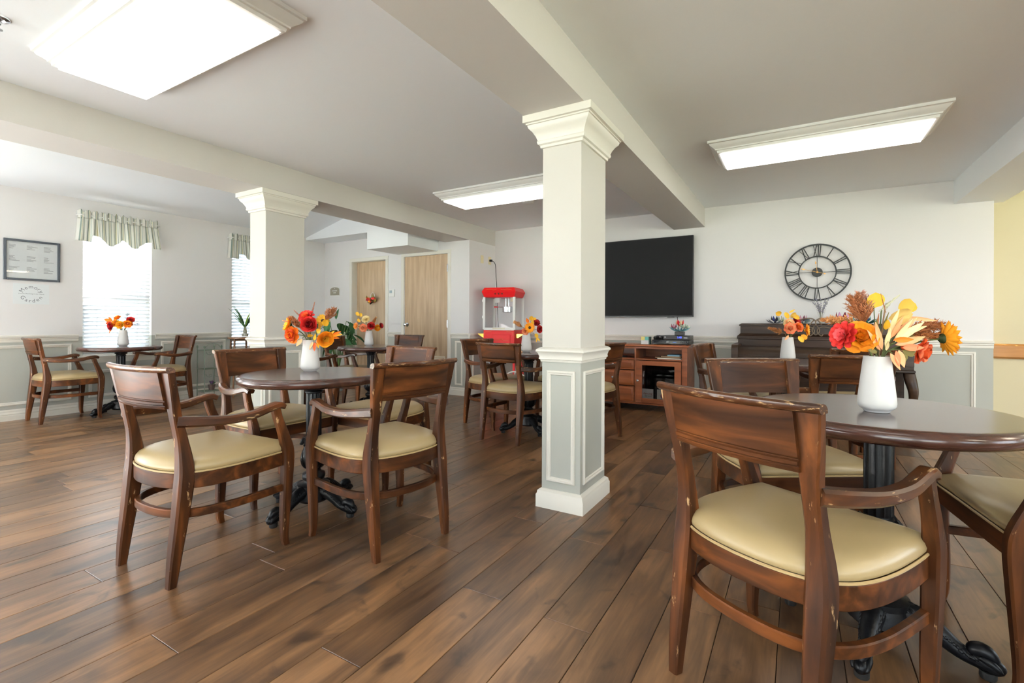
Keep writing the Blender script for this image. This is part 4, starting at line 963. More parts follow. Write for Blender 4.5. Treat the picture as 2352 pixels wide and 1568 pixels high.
sunflower(K, (.115, .055, .03), (.75, .05, .65), 1.15, SUN, 'orange gerbera at the right of the bouquet by the piano', SUN, True, name='gerbera')
dahlia(K, (.075, .115, -.02), (.3, .5, .7), .9, DRED, RED, 'red dahlia at the back of the bouquet by the piano', True)
Stem('grass_plume', 'tan pampas plume reaching left in the bouquet by the piano', K, (-.045, .035, .01), (-1, .32, .1), 'grass', M_stemb).plume(.11, 380, .7, .032, TAN, 41)
sprig(K, (-.03, .01, .04), (-.5, 0, .8), [((-.015, .015, .04), (-.8, -.6, .2), .055, .011, PEACH, 'point'), ((.05, .01, .05), (.5, -.9, .3), .055, .018, YEL, 'oval'), ((.07, .02, .05), (.8, -.7, .2), .05, .018, SUN, 'oval')], 'pale leaves over the rim of the vase by the piano', 'leaf_sprig')
# --- vase by the window
K = 't6'
sprig(K, (-.10, .09, 0), (-.8, .5, .2), [((-.12, .10, .01), (-1, .35, .2), .075, .022, ORG, 'point'), ((-.11, .10, .01), (-.5, .9, .2), .06, .020, ORG, 'point'), ((-.12, .09, .01), (-.9, -.3, .2), .06, .020, DORG, 'point'), ((-.09, .05, .03), (-.2, -1, .2), .09, .016, ORG, 'point')], 'orange maple leaves at the left of the window table bouquet', 'maple_sprig')
rose(K, (-.095, .045, .04), (-.4, 0, .9), 1.15, DRED, RED, 'dark red rose low in the window table bouquet', True)
peony(K, (-.055, .075, .03), (-.2, .3, .9), 1.15, GOLD, ORG, 'golden peony in the middle of the window table bouquet', True)
peony(K, (.01, .060, .05), (.1, .1, 1), 1.15, GOLD, SUN, 'yellow peony above the rim of the window table vase', True)
peony(K, (-.06, .13, 0), (-.2, .7, .6), 1.0, SUN, ORG, 'orange rose at the top of the window table bouquet', True, 'orange_rose')
peony(K, (.07, .07, .02), (.5, .2, .8), 1.2, ORG, SUN, 'orange peony at the right of the window table bouquet', True)
rose(K, (.085, .11, 0), (.5, .5, .7), 1.0, RED, DRED, 'red rose at the upper right of the window table bouquet', True)
Stem('twig', 'dark leafy twig reaching right from the window table bouquet', K, (.10, .06, 0), (1, .15, 0), 'twig', M_stemb).fern(.09, 12, .04, pmat((64, 52, 56)), 51)
Stem('twig', 'dark twig at the top of the window table bouquet', K, (.02, .12, -.02), (.25, 1, 0), 'twig', M_stemb).fern(.08, 12, .04, pmat((50, 52, 64)), 52)

# ================================================================== TELEVISION WALL
def text_mb(body, size, extr=.0006):
    c = bpy.data.curves.new('txt', 'FONT'); c.body = body; c.size = size; c.extrude = extr; c.align_x = 'CENTER'; c.align_y = 'CENTER'; c.resolution_u = 3
    o = bpy.data.objects.new('txt', c); COL.objects.link(o); dg = bpy.context.evaluated_depsgraph_get(); me = bpy.data.meshes.new_from_object(o.evaluated_get(dg))
    mb = MB().add([tuple(v.co) for v in me.vertices], [tuple(p.vertices) for p in me.polygons])
    bpy.data.objects.remove(o); bpy.data.curves.remove(c); bpy.data.meshes.remove(me); return mb
def on_back(mb, x, y, z): return mb.xf(Matrix.Translation((x, y, z)) @ Matrix.Rotation(PI / 2, 4, 'X'))
def on_left(mb, x, y, z): return mb.xf(Matrix.Translation((x, y, z)) @ Matrix.Rotation(PI / 2, 4, 'Z') @ Matrix.Rotation(PI / 2, 4, 'X'))
t = thing('television', 'large black flat television mounted on the white wall', 'television', (-1.96, 6.13, 1.12))
MB().box(-.875, .875, -.006, .045, 0, .992).build('cabinet', M_black, t, bevel=.004)
MB().box(-.868, .868, -.0075, -.005, .016, .985).build('screen', M_screen, t, smooth=0)
MB().box(-.3, .3, .045, YTV - 6.13, .25, .75).build('wall_mount', M_metal_b, t)
MB().box(-.868, .868, -.009, -.005, .004, .013).build('lower_bezel', pbr('bezel_grey', S(48, 49, 51), .3), t)
mb = MB(); mb.box(.57, .65, -.004, .02, -.006, .001); mb.build('sensor_bar', M_black, t)

CX0, CX1, CF, CBK = -2.80, -1.075, 5.72, 6.17
t = thing('tv_cabinet', 'cherry wood television cabinet with drawers and a glass door', 'cabinet', ((CX0 + CX1) / 2, (CF + CBK) / 2, 0))
o_ = Vector(((CX0 + CX1) / 2, (CF + CBK) / 2, 0))
def cab(mb, name, mat, par=None, **k): return mb.xf(Matrix.Translation(-o_)).build(name, mat, par or t, **k)
cab(MB().rectloft(CX0, CX1, CF, CBK, [(.012, .762), (.022, .768), (.022, .784), (.016, .788)]), 'top', M_cherry, bevel=.002)
mb = MB()
for a, b in ((CX0, CX0 + .06), (CX1 - .06, CX1)): mb.box(a, b, CF, CBK, .075, .762)
mb.box(CX0, CX1, CF, CBK, .075, .095); mb.box(CX0 + .05, CX1 - .05, CBK - .012, CBK, .09, .762); mb.box(CX0 + .05, CX1 - .05, CF, CBK - .01, .605, .623)
mb.box(CX0 + .05, CX1 - .05, CF, CF + .02, .74, .762)
for x in (-1.67, -2.205): mb.box(x - .010, x + .010, CF, CBK - .01, .09, .745)
cab(mb, 'carcass', M_cherry, bevel=.0015)
cab(MB().box(CX0 + .062, CX1 - .062, CBK - .03, CBK - .013, .096, .604), 'shade_back_panel', pbr('interior_shade', S(22, 21, 21), .7))  # dark sheet stands for the shade inside the cabinet
for x0_, x1_ in ((-1.658, -1.140), (-2.735, -2.217)): cab(MB().box(x0_, x1_, CF + .02, CBK - .03, .0952, .0954), 'shade_liner', pbr('shade_liner', S(26, 24, 23), .7))  # shade on the cabinet floor put in as dark sheets
for k, (z0, z1) in enumerate(((.485, .600), (.295, .475), (.100, .285))):
    mb = MB(); mb.rectloft(-2.19, -1.685, CF - .001, CF + .02, [(0, 0), (0, 1)]) if False else mb.box(-2.192, -1.683, CF - .012, CF + .004, z0, z1)
    d = cab(mb, 'drawer', M_cherry, bevel=.002)
    a, b = -2.192 + .03, -1.683 - .03; mb = MB()
    mb.loft([[(a - q, CF - .012 - h, z0 + .03 - q), (b + q, CF - .012 - h, z0 + .03 - q), (b + q, CF - .012 - h, z1 - .03 + q), (a - q, CF - .012 - h, z1 - .03 + q)] for q, h in ((.018, 0), (.016, .003), (0, .010), (-.001, .010))])
    cab(mb, 'raised_panel', M_cherry, d)
    kn = MB().lathe([(.006, 0), (.006, .010), (.013, .014), (.015, .022), (.008, .028)], 14); kn.xf(Matrix.Translation((-1.9375 if k < 2 else -1.9375, CF - .02, (z0 + z1) / 2)) @ Matrix.Rotation(PI / 2, 4, 'X')); cab(kn, 'knob', M_chrome, d)
for x0, x1, kx in ((-1.658, -1.140, -1.635), (-2.735, -2.217, -2.24)):
    z0, z1 = .100, .598; f = .072; mb = MB()
    for b in ((x0, x0 + f, z0, z1), (x1 - f, x1, z0, z1), (x0 + f, x1 - f, z0, z0 + f * .75), (x0 + f, x1 - f, z1 - f * .75, z1)): mb.box(b[0], b[1], CF - .014, CF + .004, b[2], b[3])
    d = cab(mb, 'glass_door', M_cherry, bevel=.0015)
    cab(MB().box(x0 + f - .005, x1 - f + .005, CF - .006, CF - .003, z0 + f * .7, z1 - f * .7), 'pane', M_cabglass, d, smooth=0)
    kn = MB().lathe([(.006, 0), (.006, .010), (.013, .014), (.015, .022), (.008, .028)], 14); kn.xf(Matrix.Translation((kx, CF - .014, .36)) @ Matrix.Rotation(PI / 2, 4, 'X')); cab(kn, 'knob', M_chrome, d)
for x in (CX0 + .08, CX1 - .12, -1.9):
    for y in (CF + .04, CBK - .05):
        cab(MB().lathe([(.02, 0), (.024, .012), (.024, .03), (.014, .045), (.014, .076)], 14, (x, y, 0)), 'caster', M_black)
CT = .788
def slab(name, x0, x1, y0, y1, z0, z1, mat, label, cat, group=None, **k): return tag(MB().box(x0, x1, y0, y1, z0, z1).build(name, mat, **k), label, cat, group)
# media players
t = thing('disc_player', 'wide black disc player on the television cabinet', 'player', (-1.29, 5.97, CT))
MB().box(-.215, .215, -.13, .13, .006, .058).build('case', M_black, t, bevel=.003)
MB().box(-.213, .213, -.134, -.129, .012, .052).build('front_panel', pbr('gloss_black', S(12, 14, 22), .12), t)
MB().box(.03, .07, -.136, -.133, .030, .034).build('display', emis('blue_display', S(60, 110, 200), 1.2), t)
on_back(text_mb('BD', .022), -.03, -.1345, .032).build('logo', pbr('logo_white', S(210, 210, 212), .5), t)
for x in (.12, .145, .17, .195): MB().box(x - .004, x + .004, -.136, -.133, .034, .040).build('button', pbr('button_grey', S(120, 120, 124), .4), t)
for sx in (-.18, .18):
    for sy in (-.1, .1): MB().lathe([(.012, 0), (.012, .007)], 12, (sx, sy, 0)).build('foot', M_black, t)
t = thing('cable_box', 'black cable box with a blue clock, on top of the disc player', 'cable box', (-1.225, 5.97, CT + .058))
MB().box(-.15, .15, -.11, .12, .004, .052).build('case', M_black, t, bevel=.003)
on_back(text_mb('1:40', .03), .035, -.1125, .030).build('clock_display', emis('blue_digits', S(60, 80, 255), 4.0), t)
MB().box(.085, .125, -.112, -.109, .022, .030).build('logo', pbr('logo_white2', S(190, 190, 192), .5), t)
MB().box(-.138, -.118, -.112, -.109, .026, .038).build('label', pbr('logo_white3', S(170, 170, 172), .5), t)
for sx in (-.12, .12): MB().lathe([(.012, 0), (.012, .005)], 10, (sx, 0, 0)).build('foot', M_black, t)
t = thing('remote_cradle', 'black remote control cradle left of the cable box', 'remote', (-1.44, 5.93, CT + .058))
mb = MB(); mb.extr([(-.05, 0), (.05, 0), (.06, .03), (.0, .045), (-.06, .03)], -.055, .055, 'x'); mb.build('cradle', M_black, t, bevel=.003)
mb = MB(); mb.box(-.03, .06, -.02, .02, .04, .052); mb.build('remote_control', pbr('remote_grey', S(60, 60, 64), .3), t, bevel=.004)
mb = MB(); mb.lathe([(.008, 0), (.009, .01), (.004, .014)], 12); mb.xf(Matrix.Translation((.02, -.045, .03)) @ Matrix.Rotation(PI / 2, 4, 'X')); mb.build('camera_eye', M_chrome, t)
t = thing('note_block', 'note pad block with yellow and teal sticky notes on the television cabinet', 'notes', (-1.595, 5.90, CT))
MB().box(-.045, .045, -.04, .04, 0, .048).build('paper_block', M_paper, t)
MB().box(-.045, 0, -.042, -.0, .048, .090).build('yellow_note', pbr('note_yellow', S(226, 214, 130), .7), t)
MB().box(0, .045, -.042, -.0, .048, .088).build('teal_note', pbr('note_teal', S(120, 196, 188), .7), t)
MB().box(.045, .058, -.04, .04, 0, .090).build('green_cover', pbr('note_green', S(70, 96, 90), .7), t)
# origami
def origami(name, label, loc, bowl, blooms, sc=1.0, box=None):
    t = thing(name, label, 'paper flowers', loc, 0, 'folded paper flowers')
    z = 0
    if box: MB().box(-.05, .05, -.05, .05, 0, box).build('black_box', M_black, t, bevel=.003); z = box
    if bowl:
        for k in range(8):
            a = k * PI / 4; mb = MB()
            r0, r1 = .04 * sc, .115 * sc; w = .42
            P0 = (r0 * cos(a - w), r0 * sin(a - w), z + .002); P1 = (r0 * cos(a + w), r0 * sin(a + w), z + .002); Q = (r1 * cos(a), r1 * sin(a), z + .052 * sc); m = (.085 * sc * cos(a), .085 * sc * sin(a), z + .018 * sc)
            mb.add([P0, P1, Q, m, (0, 0, z + .003)], [(0, 3, 2), (3, 1, 2), (4, 3, 0), (4, 1, 3)]); o = mb.build('folded_petal', bowl[k % len(bowl)], t, 0)
            sm = o.modifiers.new('s', 'SOLIDIFY'); sm.thickness = .0015
    for (bx_, by_, bz_, s2, col) in blooms:
        for k in range(6):
            a = k * PI / 3 + bx_ * 20; mb = MB(); h = .075 * s2; r = .034 * s2
            tip = (bx_ + r * 1.1 * cos(a), by_ + r * 1.1 * sin(a), z + bz_ + h); b0 = (bx_, by_, z + bz_)
            l = (bx_ + r * cos(a - .5), by_ + r * sin(a - .5), z + bz_ + h * .45); q = (bx_ + r * cos(a + .5), by_ + r * sin(a + .5), z + bz_ + h * .45); m = (bx_ + r * 1.3 * cos(a), by_ + r * 1.3 * sin(a), z + bz_ + h * .42)
            mb.add([b0, l, m, q, tip], [(0, 1, 2), (0, 2, 3), (1, 4, 2), (2, 4, 3)]); o = mb.build('folded_petal', col[k % len(col)], t, 0)
            sm = o.modifiers.new('s', 'SOLIDIFY'); sm.thickness = .0015
    return t
pp = lambda r, g, b: pmat((r, g, b), .75, 'paper')
TEAL = [pp(110, 158, 164), pp(84, 128, 136)]; PKS = [pp(188, 130, 148), pp(120, 60, 80)]; WHG = [pp(206, 206, 186), pp(150, 168, 148)]; RDS = [pp(186, 34, 44), pp(222, 190, 150)]
origami('origami_bouquet', 'folded paper bouquet in teal, red and pink above the cable box', (-1.21, 5.98, CT + .11), TEAL, [(-.065, -.02, .03, .85, PKS), (0, 0, .06, 1.1, RDS), (.045, -.03, .035, .85, WHG), (.085, .01, .025, .8, WHG)], 1.1, .045)
PZ = 1.046
origami('origami_flower', 'pink and grey folded paper flower left of the glass vase on the piano', (.045, 6.06, PZ), [pp(150, 160, 160), pp(120, 130, 126)], [(0, 0, .015, 1.0, PKS), (.04, .01, .01, .7, [pp(96, 110, 124)])], .8)
origami('origami_flower', 'lilac and purple folded paper flower right of the glass vase on the piano', (.40, 6.05, PZ), [pp(214, 206, 214), pp(180, 170, 190)], [(0, 0, .02, 1.35, [pp(200, 150, 190), pp(126, 40, 62)]), (-.06, -.02, .01, .8, [pp(226, 196, 206)]), (.07, .01, .01, .9, TEAL)], .85)
origami('origami_flower', 'dark teal folded paper flower near the right end of the piano', (.60, 6.04, PZ), [pp(40, 90, 84), pp(24, 60, 58)], [(0, 0, .012, .9, [pp(40, 96, 92), pp(30, 46, 90)])], .95)
origami('origami_flower', 'dark blue folded paper flower near the left of the piano top', (-.21, 6.04, PZ), [pp(60, 66, 78), pp(96, 100, 104)], [(0, 0, .012, .95, [pp(44, 50, 108), pp(40, 42, 48)]), (.05, .0, .01, .8, WHG)], .8)
# shelf contents
for k, (x0, x1, y0, z, h, c, lb) in enumerate(((-1.42, -1.15, 5.76, .6235, .010, (222, 220, 210), 'white folder at the bottom of the paper stack in the cabinet'), (-1.45, -1.16, 5.775, .634, .012, (120, 92, 64), 'brown folder in the paper stack in the cabinet'),
        (-1.38, -1.155, 5.77, .6465, .010, (150, 126, 96), 'tan folder in the paper stack in the cabinet'), (-1.31, -1.17, 5.78, .657, .016, (130, 170, 190), 'pale blue box on top of the paper stack in the cabinet'), (-2.02, -1.84, 5.77, .6235, .012, (70, 70, 74), 'dark book in the left cubby of the television cabinet'))):
    slab('folder', x0, x1, y0, y0 + .2, z, z + h, pbr('folder_%d' % k, S(*c), .7), lb, 'folder')
t = thing('greeting_card', 'white card reading dancing, behind the cabinet glass', 'card', (-1.54, 5.76, .0955))
MB().box(-.075, .075, 0, .004, 0, .165).build('card', pbr('card_white', S(230, 226, 214), .7), t)
on_back(text_mb('dancing', .036, .0004), .01, -.0008, .110).build('lettering', pbr('card_red', S(176, 84, 70), .7), t)
on_back(text_mb('forever', .03, .0004), .02, -.0008, .082).build('lettering', pbr('card_green', S(140, 150, 110), .7), t)
mb = MB(); mb.extr([(.03, .012), (.06, .012), (.045, .05)], -.0012, -.0002, 'y'); mb.build('red_cone', pbr('card_cone', S(196, 70, 70), .7), t)
MB().lathe([(.012, 0), (.012, .001)], 14).xf(Matrix.Translation((-.05, 0, .04)) @ Matrix.Rotation(PI / 2, 4, 'X')).build('brown_dot', pbr('card_dot', S(96, 76, 40), .7), t)
t = thing('picture_frame', 'black framed picture behind the cabinet glass', 'picture frame', (-1.38, 5.775, .0955))
MB().box(-.07, .12, 0, .014, 0, .19).build('frame', M_black, t, bevel=.002)
MB().box(-.045, .10, -.002, .001, .03, .165).build('print', pbr('print_cream', S(222, 220, 204), .7), t)
MB().lathe([(.035, 0), (.035, .001)], 20).xf(Matrix.Translation((.03, -.002, .09)) @ Matrix.Rotation(PI / 2, 4, 'X')).build('rose_print', pbr('print_pink', S(196, 120, 130), .7), t)
mb = MB(); mb.tube(cr([(-1.28, 6.19, 1.12), (-1.275, 6.195, 1.02), (-1.25, 6.19, .92), (-1.24, 6.15, .80)], 5), .004, 6); tag(mb.build('television_cable', M_cord), 'thin black cable hanging below the television', 'cable')

# ---- clock
t = thing('wall_clock', 'large black skeleton wall clock with roman numerals and gold hands', 'clock', (.183, YTV - .03, 1.602))
def yring(mb, r, w, d, n=72):
    rings = []
    for k in range(n):
        a = 2 * PI * k / n; rings.append([((r + q) * cos(a), h, (r + q) * sin(a)) for q, h in ((-w, -d), (w, -d), (w, d), (-w, d))])
    mb.loft(rings, False, True); return mb
yring(MB(), .302, .0075, .008).build('outer_ring', M_metal_b, t); yring(MB(), .172, .006, .006).build('inner_ring', M_metal_b, t)
def cbar(mb, p, q, w, d=.003):
    p = Vector((p[0], 0, p[1])); q = Vector((q[0], 0, q[1])); u = (q - p).normalized(); s_ = Vector((-u.z, 0, u.x)) * w; y = Vector((0, d, 0))
    mb.loft([[tuple(c + s_ + y), tuple(c - s_ + y), tuple(c - s_ - y), tuple(c + s_ - y)] for c in (p, q)]); return mb
NUM = {1: 'I', 2: 'II', 3: 'III', 4: 'IV', 5: 'V', 6: 'VI', 7: 'VII', 8: 'VIII', 9: 'IX', 10: 'X', 11: 'XI', 12: 'XII'}
for h, tx in NUM.items():
    a = PI / 2 - h * PI / 6; er = Vector((cos(a), sin(a))); et = Vector((sin(a), -cos(a))); mb = MB()
    wd = {'I': .022, 'V': .045, 'X': .045}; x = -sum(wd[c] for c in tx) / 2
    P = lambda u, r: tuple(er * r + et * u)
    for c in tx:
        m = x + wd[c] / 2
        if c == 'I': cbar(mb, P(m * .7, .175), P(m, .299), .0048)
        elif c == 'V': cbar(mb, P(m * .75, .175), P(m - .018, .299), .0048); cbar(mb, P(m * .75, .175), P(m + .018, .299), .0025)
        else: cbar(mb, P(m * .8 - .014, .175), P(m + .018, .299), .0048); cbar(mb, P(m * .8 + .014, .175), P(m - .018, .299), .0025)
        x += wd[c]
    mb.build('numeral', M_metal_b, t)
for k in range(4):
    a = k * PI / 2; mb = MB(); cbar(mb, (0.045 * cos(a), .045 * sin(a)), (.172 * cos(a), .172 * sin(a)), .0025); mb.build('spoke', M_metal_b, t)
MB().lathe([(.050, -.012), (.050, .010), (.046, .014), (.001, .014)], 36).xf(Matrix.Rotation(PI / 2, 4, 'X')).build('hub', M_metal_b, t)
def hand(ang, L, tail, w, name):
    mb = MB(); u = Vector((sin(rad(ang)), cos(rad(ang)))); n = Vector((u.y, -u.x))
    for L_ in ([L, -tail] if tail else [L]):
        q = [u * L_ * .0, u * L_ * .7, u * L_ * .78 + n * w, u * L_, u * L_ * .78 - n * w]
        cbar(mb, tuple(q[0]), tuple(u * L_ * .72), .0016, .001)
        mb.loft([[(p.x, y, p.y) for p in q[1:]] for y in (-.001, .001)])
    o = mb.build(name, M_gold, t); o.location.y = -.018; return o
hand(-8, .125, 0, .008, 'hour_hand'); hand(-74, .165, .085, .008, 'minute_hand')
MB().lathe([(.010, -.022), (.010, .02), (.001, .022)], 20).xf(Matrix.Rotation(PI / 2, 4, 'X')).build('hand_cap', M_gold, t)
mb = MB()
for k in range(2): yring(mb, .008, .0015, .0015, 16); 
mb.xf(Matrix.Translation((0, 0, .285))); mb.build('hanger', M_metal_b, t)

# ---- piano
PX0, PX1 = -.60, .905
t = thing('upright_piano', 'dark walnut upright piano against the wall under the clock', 'piano', ((PX0 + PX1) / 2, 5.85, 0)); o_ = Vector(((PX0 + PX1) / 2, 5.85, 0))
def pn(mb, name, mat=M_piano, par=None, **k): return mb.xf(Matrix.Translation(-o_)).build(name, mat, par or t, **k)
pn(MB().rectloft(PX0 + .05, PX1 - .05, 5.95, 6.17, [(0, 1.015), (.012, 1.018), (.012, 1.030), (.002, 1.036), (-.012, 1.0455)]), 'lid')
pn(MB().rectloft(PX0 + .05, PX1 - .05, 5.955, 6.17, [(.03, .895), (.03, .905), (.016, .915), (.008, .926), (0, .934), (0, 1.016)]), 'upper_case')
pn(MB().box(PX0 + .02, PX1 - .02, 5.905, 6.17, .872, .895), 'music_shelf', bevel=.004)
pn(MB().box(PX0 + .03, PX1 - .03, 5.92, 6.17, .79, .872), 'front_board', bevel=.003)
prof = [(6.1, .80)] + [(5.79 - .13 * sin(a), .70 + .10 * cos(a)) for a in [PI / 2 * k / 8 for k in range(9)]] + [(6.1, .70)]
pn(MB().extr(prof, PX0 + .06, PX1 - .06), 'fallboard')
pn(MB().box(PX0 + .05, PX1 - .05, 5.575, 6.17, .655, .70), 'key_slip', bevel=.004)
pn(MB().rectloft(PX0 + .005, PX1 - .005, 5.545, 6.17, [(0, .598), (.010, .606), (.010, .622), (0, .630), (0, .655)]), 'keybed')
for a, b in ((PX0, PX0 + .065), (PX1 - .065, PX1)):
    prof = [(6.17, .655), (5.56, .655)] + [(5.60 - .04 * cos(q), .775 + .045 * sin(q)) for q in [PI / 2 * k / 5 for k in range(6)]] + [(5.93, .825), (6.17, .825)]
    pn(MB().extr(prof, a, b), 'cheek_block', bevel=.003)
    c = (a + b) / 2
    sg = -1 if c < 0 else 1
    L_ = cr([(c, 5.60, .60, .050), (c + sg * .012, 5.585, .52, .052), (c + sg * .028, 5.572, .42, .042), (c + sg * .022, 5.585, .28, .030), (c + sg * .006, 5.600, .14, .024), (c + sg * .004, 5.592, .05, .026), (c + sg * .008, 5.578, .0, .030)], 5)
    pn(MB().zloft([(z, x, y, r * .8, r) for x, y, z, r in L_], .5), 'leg', smooth=60)
pn(MB().box(PX0 + .02, PX1 - .02, 5.90, 6.17, .02, .60), 'lower_case', bevel=.003)
pn(MB().box(PX0 + .10, PX1 - .10, 5.888, 5.902, .10, .56), 'lower_panel', bevel=.006)
pn(MB().box(PX0, PX1, 5.70, 6.17, 0, .06), 'toe_rail', bevel=.004)
for x in (.07, .15, .23):
    pn(MB().sweep([(x, 5.72, .085), (x, 5.66, .07), (x, 5.61, .055)], .012, .004), 'pedal', M_brass)
ms = pn(MB().box(-.23, .55, 5.905, 5.925, .895, .905), 'music_ledge', bevel=.002)
G_scroll = pbr('music_stand_metal', S(98, 84, 70), .4, metal=.5)
for sg in (-1, 1):
    c = .165
    for pts in ([(.0, .925), (.028, .955), (.032, .99), (.01, 1.02), (.0, 1.05), (.012, 1.085), (.06, 1.10), (.14, 1.085), (.21, 1.04)], [(.062, .935), (.05, .918), (.028, .935), (.012, .965), (.03, 1.0), (.08, 1.01), (.16, .985), (.24, .965)], [(.085, 1.03), (.07, 1.018), (.05, 1.035), (.03, 1.065), (.012, 1.085)]):
        mb = MB(); mb.sweep([(c + sg * x, 5.915 + (z - .9) * .25, z) for x, z in cr(pts, 5)], .0055, .004, .3, up=(0, -1, .2)); pn(mb, 'scroll', G_scroll, ms)
t = thing('glass_vase', 'clear glass vase of dried lavender on the piano', 'vase', (.215, 6.05, PZ))
MB().lathe([(.001, .0), (.036, .0), (.040, .006), (.028, .02), (.018, .045), (.022, .075), (.034, .115), (.042, .15), (.040, .152), (.032, .115), (.019, .078), (.015, .045), (.001, .03)], 28).build('glass', M_glass, t, smooth=60)
for k in range(13):
    rr = random.Random(60 + k); a = rr.uniform(0, 2 * PI); r = rr.uniform(.03, .10); H = rr.uniform(.19, .27)
    s_ = thing('lavender_stem', 'dried grey lavender stem in the clear glass vase on the piano', 'dried flower', (.215, 6.05, PZ + .03), 0, 'dried lavender stems')
    p = cr([(.006 * cos(a), .006 * sin(a), 0), (.012 * cos(a), .012 * sin(a), .06), (.4 * r * cos(a), .4 * r * sin(a), .13), (r * cos(a), r * .8 * sin(a), H - .03)], 4)
    MB().tube(p, .0013, 4).build('stem', pmat((112, 118, 92)), s_)
    mb = MB()
    for q in p[6:]:
        for j in range(3): mb.ball((q[0] + rr.uniform(-.006, .006), q[1] + rr.uniform(-.006, .006), q[2] + rr.uniform(-.006, .008)), .0028, .0028, .0055, 5)
    mb.build('buds', pmat((140, 136, 158)), s_)['kind'] = 'stuff'

# ================================================================== POPCORN CART
POP = Vector((-3.615, 5.87, 0)); PR = rad(12)
t = thing('popcorn_cart', 'red popcorn machine with glass case on a cart in the corner', 'popcorn machine', POP, PR)
w, d = .222, .20
MB().rectloft(-w, w, -d, d, [(-.004, 1.395), (.0, 1.40), (.028, 1.475), (-.002, 1.530), (-.02, 1.532)]).build('roof', M_red, t, smooth=0)
for x in (-.05, 0, .05):
    mb = MB(); mb.lathe([(.014, 0), (.014, .008), (.010, .012)], 14); mb.xf(Matrix.Translation((x, -d - .018, 1.445)) @ Matrix.Rotation(PI / 2 + .35, 4, 'X')); mb.build('switch', pbr('switch_amber', S(120, 30, 16), .3), t)
for sx in (-1, 1):
    for sy in (-1, 1): MB().box(sx * w - .017, sx * w + .017, sy * d - .012, sy * d + .012, .945, 1.398).build('corner_post', M_whitem, t, bevel=.002)
    MB().box(sx * w - .002, sx * w + .002, -d, d, .95, 1.395).build('side_pane', M_glass, t, smooth=0)
MB().box(-w, w, -d - .012, -d + .012, .935, .972).build('lower_rail', M_whitem, t, bevel=.002)
MB().box(-w, w, d - .012, d + .012, .935, .972).build('lower_rail', M_whitem, t, bevel=.002)
MB().box(-w, w, -d - .002, -d + .002, .97, 1.395).build('door_pane', M_glass, t, smooth=0)
MB().box(-.09, .09, -d - .016, -d - .012, .95, .968).build('door_handle', pbr('handle_cream', S(214, 206, 184), .4), t)
for z in (1.35, 1.12): MB().box(-w - .028, -w - .014, -d - .01, -d + .006, z - .018, z + .018).build('hinge', M_whitem, t)
MB().box(-w + .01, w - .01, -d + .01, d - .01, .93, .945).build('floor_tray', M_steel, t)
k_ = MB().lathe([(.001, 1.185), (.060, 1.185), (.072, 1.195), (.074, 1.265), (.078, 1.27), (.070, 1.268), (.068, 1.20), (.001, 1.195)], 28, (.055, 0, 0)).build('kettle', M_steel, t)
mb = MB(); mb.tube([(-.02, -.02, 1.262), (-.13, -.05, 1.266)], .005, 8); mb.build('kettle_arm', M_steel, k_)
mb = MB(); mb.tube([(-.075, -.036, 1.264), (-.13, -.05, 1.266)], .012, 10); mb.build('kettle_handle', M_red, k_)
for x in (.03, .075): MB().lathe([(.009, 1.255), (.009, 1.40)], 12, (x, 0, 0)).build('kettle_rod', M_steel, t)
MB().box(-.15, -.07, .02, .08, 1.33, 1.395).build('lamp_box', M_whitem, t)
MB().box(.12, .17, -.06, 0, 1.34, 1.395).build('heater_block', M_ivory, t)
MB().rectloft(-w, w, -d, d, [(.006, .565), (.006, .93), (0, .938)]).build('base_cabinet', M_red, t, bevel=.002)
MB().box(-.10, .17, -d - .014, -d - .004, .60, .875).build('cabinet_door', M_red, t, bevel=.003)
goldp = pbr('gold_print', S(190, 132, 70), .5)
def goldswirl(pts, par): mb = MB(); mb.tube(cr(pts, 4), .0022, 4); mb.build('gold_scroll', goldp, par)
for sg in (-1, 1):
    goldswirl([(sg * .21, -d - .0075, .86), (sg * .205, -d - .0075, .905), (sg * .175, -d - .0075, .915), (sg * .11, -d - .0075, .916)], t)
    goldswirl([(sg * .19, -d - .026, 1.498), (sg * .12, -d - .020, 1.506), (sg * .07, -d - .026, 1.496), (sg * .03, -d - .020, 1.507)], t)
    goldswirl([(.035 + sg * .11, -d - .0145, .80), (.035 + sg * .05, -d - .0145, .795), (.035 + sg * .02, -d - .0145, .81), (.035, -d - .0145, .82)], t)
for sg in (-1, 1):
    mb = MB(); mb.loft([[(sg * (w + .008), y, .885), (sg * (w + .115), y, .885), (sg * (w + .115), y, .878), (sg * (w + .04), y, .83), (sg * (w + .008), y, .83)] for y in (-.15, .15)]); mb.build('folding_shelf', M_brass, t, 0)
for sx in (-1, 1):
    for sy in (-1, 1): MB().box(sx * w - .014, sx * w + .014, sy * d - .014, sy * d + .014, .0 if sx < 0 else .10, .57).build('leg', M_red, t)
MB().box(-w, w, -d, d, .25, .27).build('lower_shelf', M_red, t)
for sy in (-1, 1):
    mb = MB(); yy = sy * (d + .03); n = 36
    mb.loft([[((r) * cos(2*PI*k/n) + w + .02, yy + h, .19 + r * sin(2*PI*k/n)) for r, h in ((.19, -.012), (.19, .012), (.175, .012), (.175, -.012))] for k in range(n)], False, True)
    wh = mb.build('wheel', M_whitem, t)
    for k in range(8):
        a = k * PI / 4; MB().tube([(w + .02, yy, .19), (w + .02 + .178 * cos(a), yy, .19 + .178 * sin(a))], .006, 6).build('wheel_spoke', M_whitem, wh)
    MB().lathe([(.025, -.018), (.025, .018)], 16).xf(Matrix.Translation((w + .02, yy, .19)) @ Matrix.Rotation(PI / 2, 4, 'X')).build('wheel_hub', M_brass, wh)
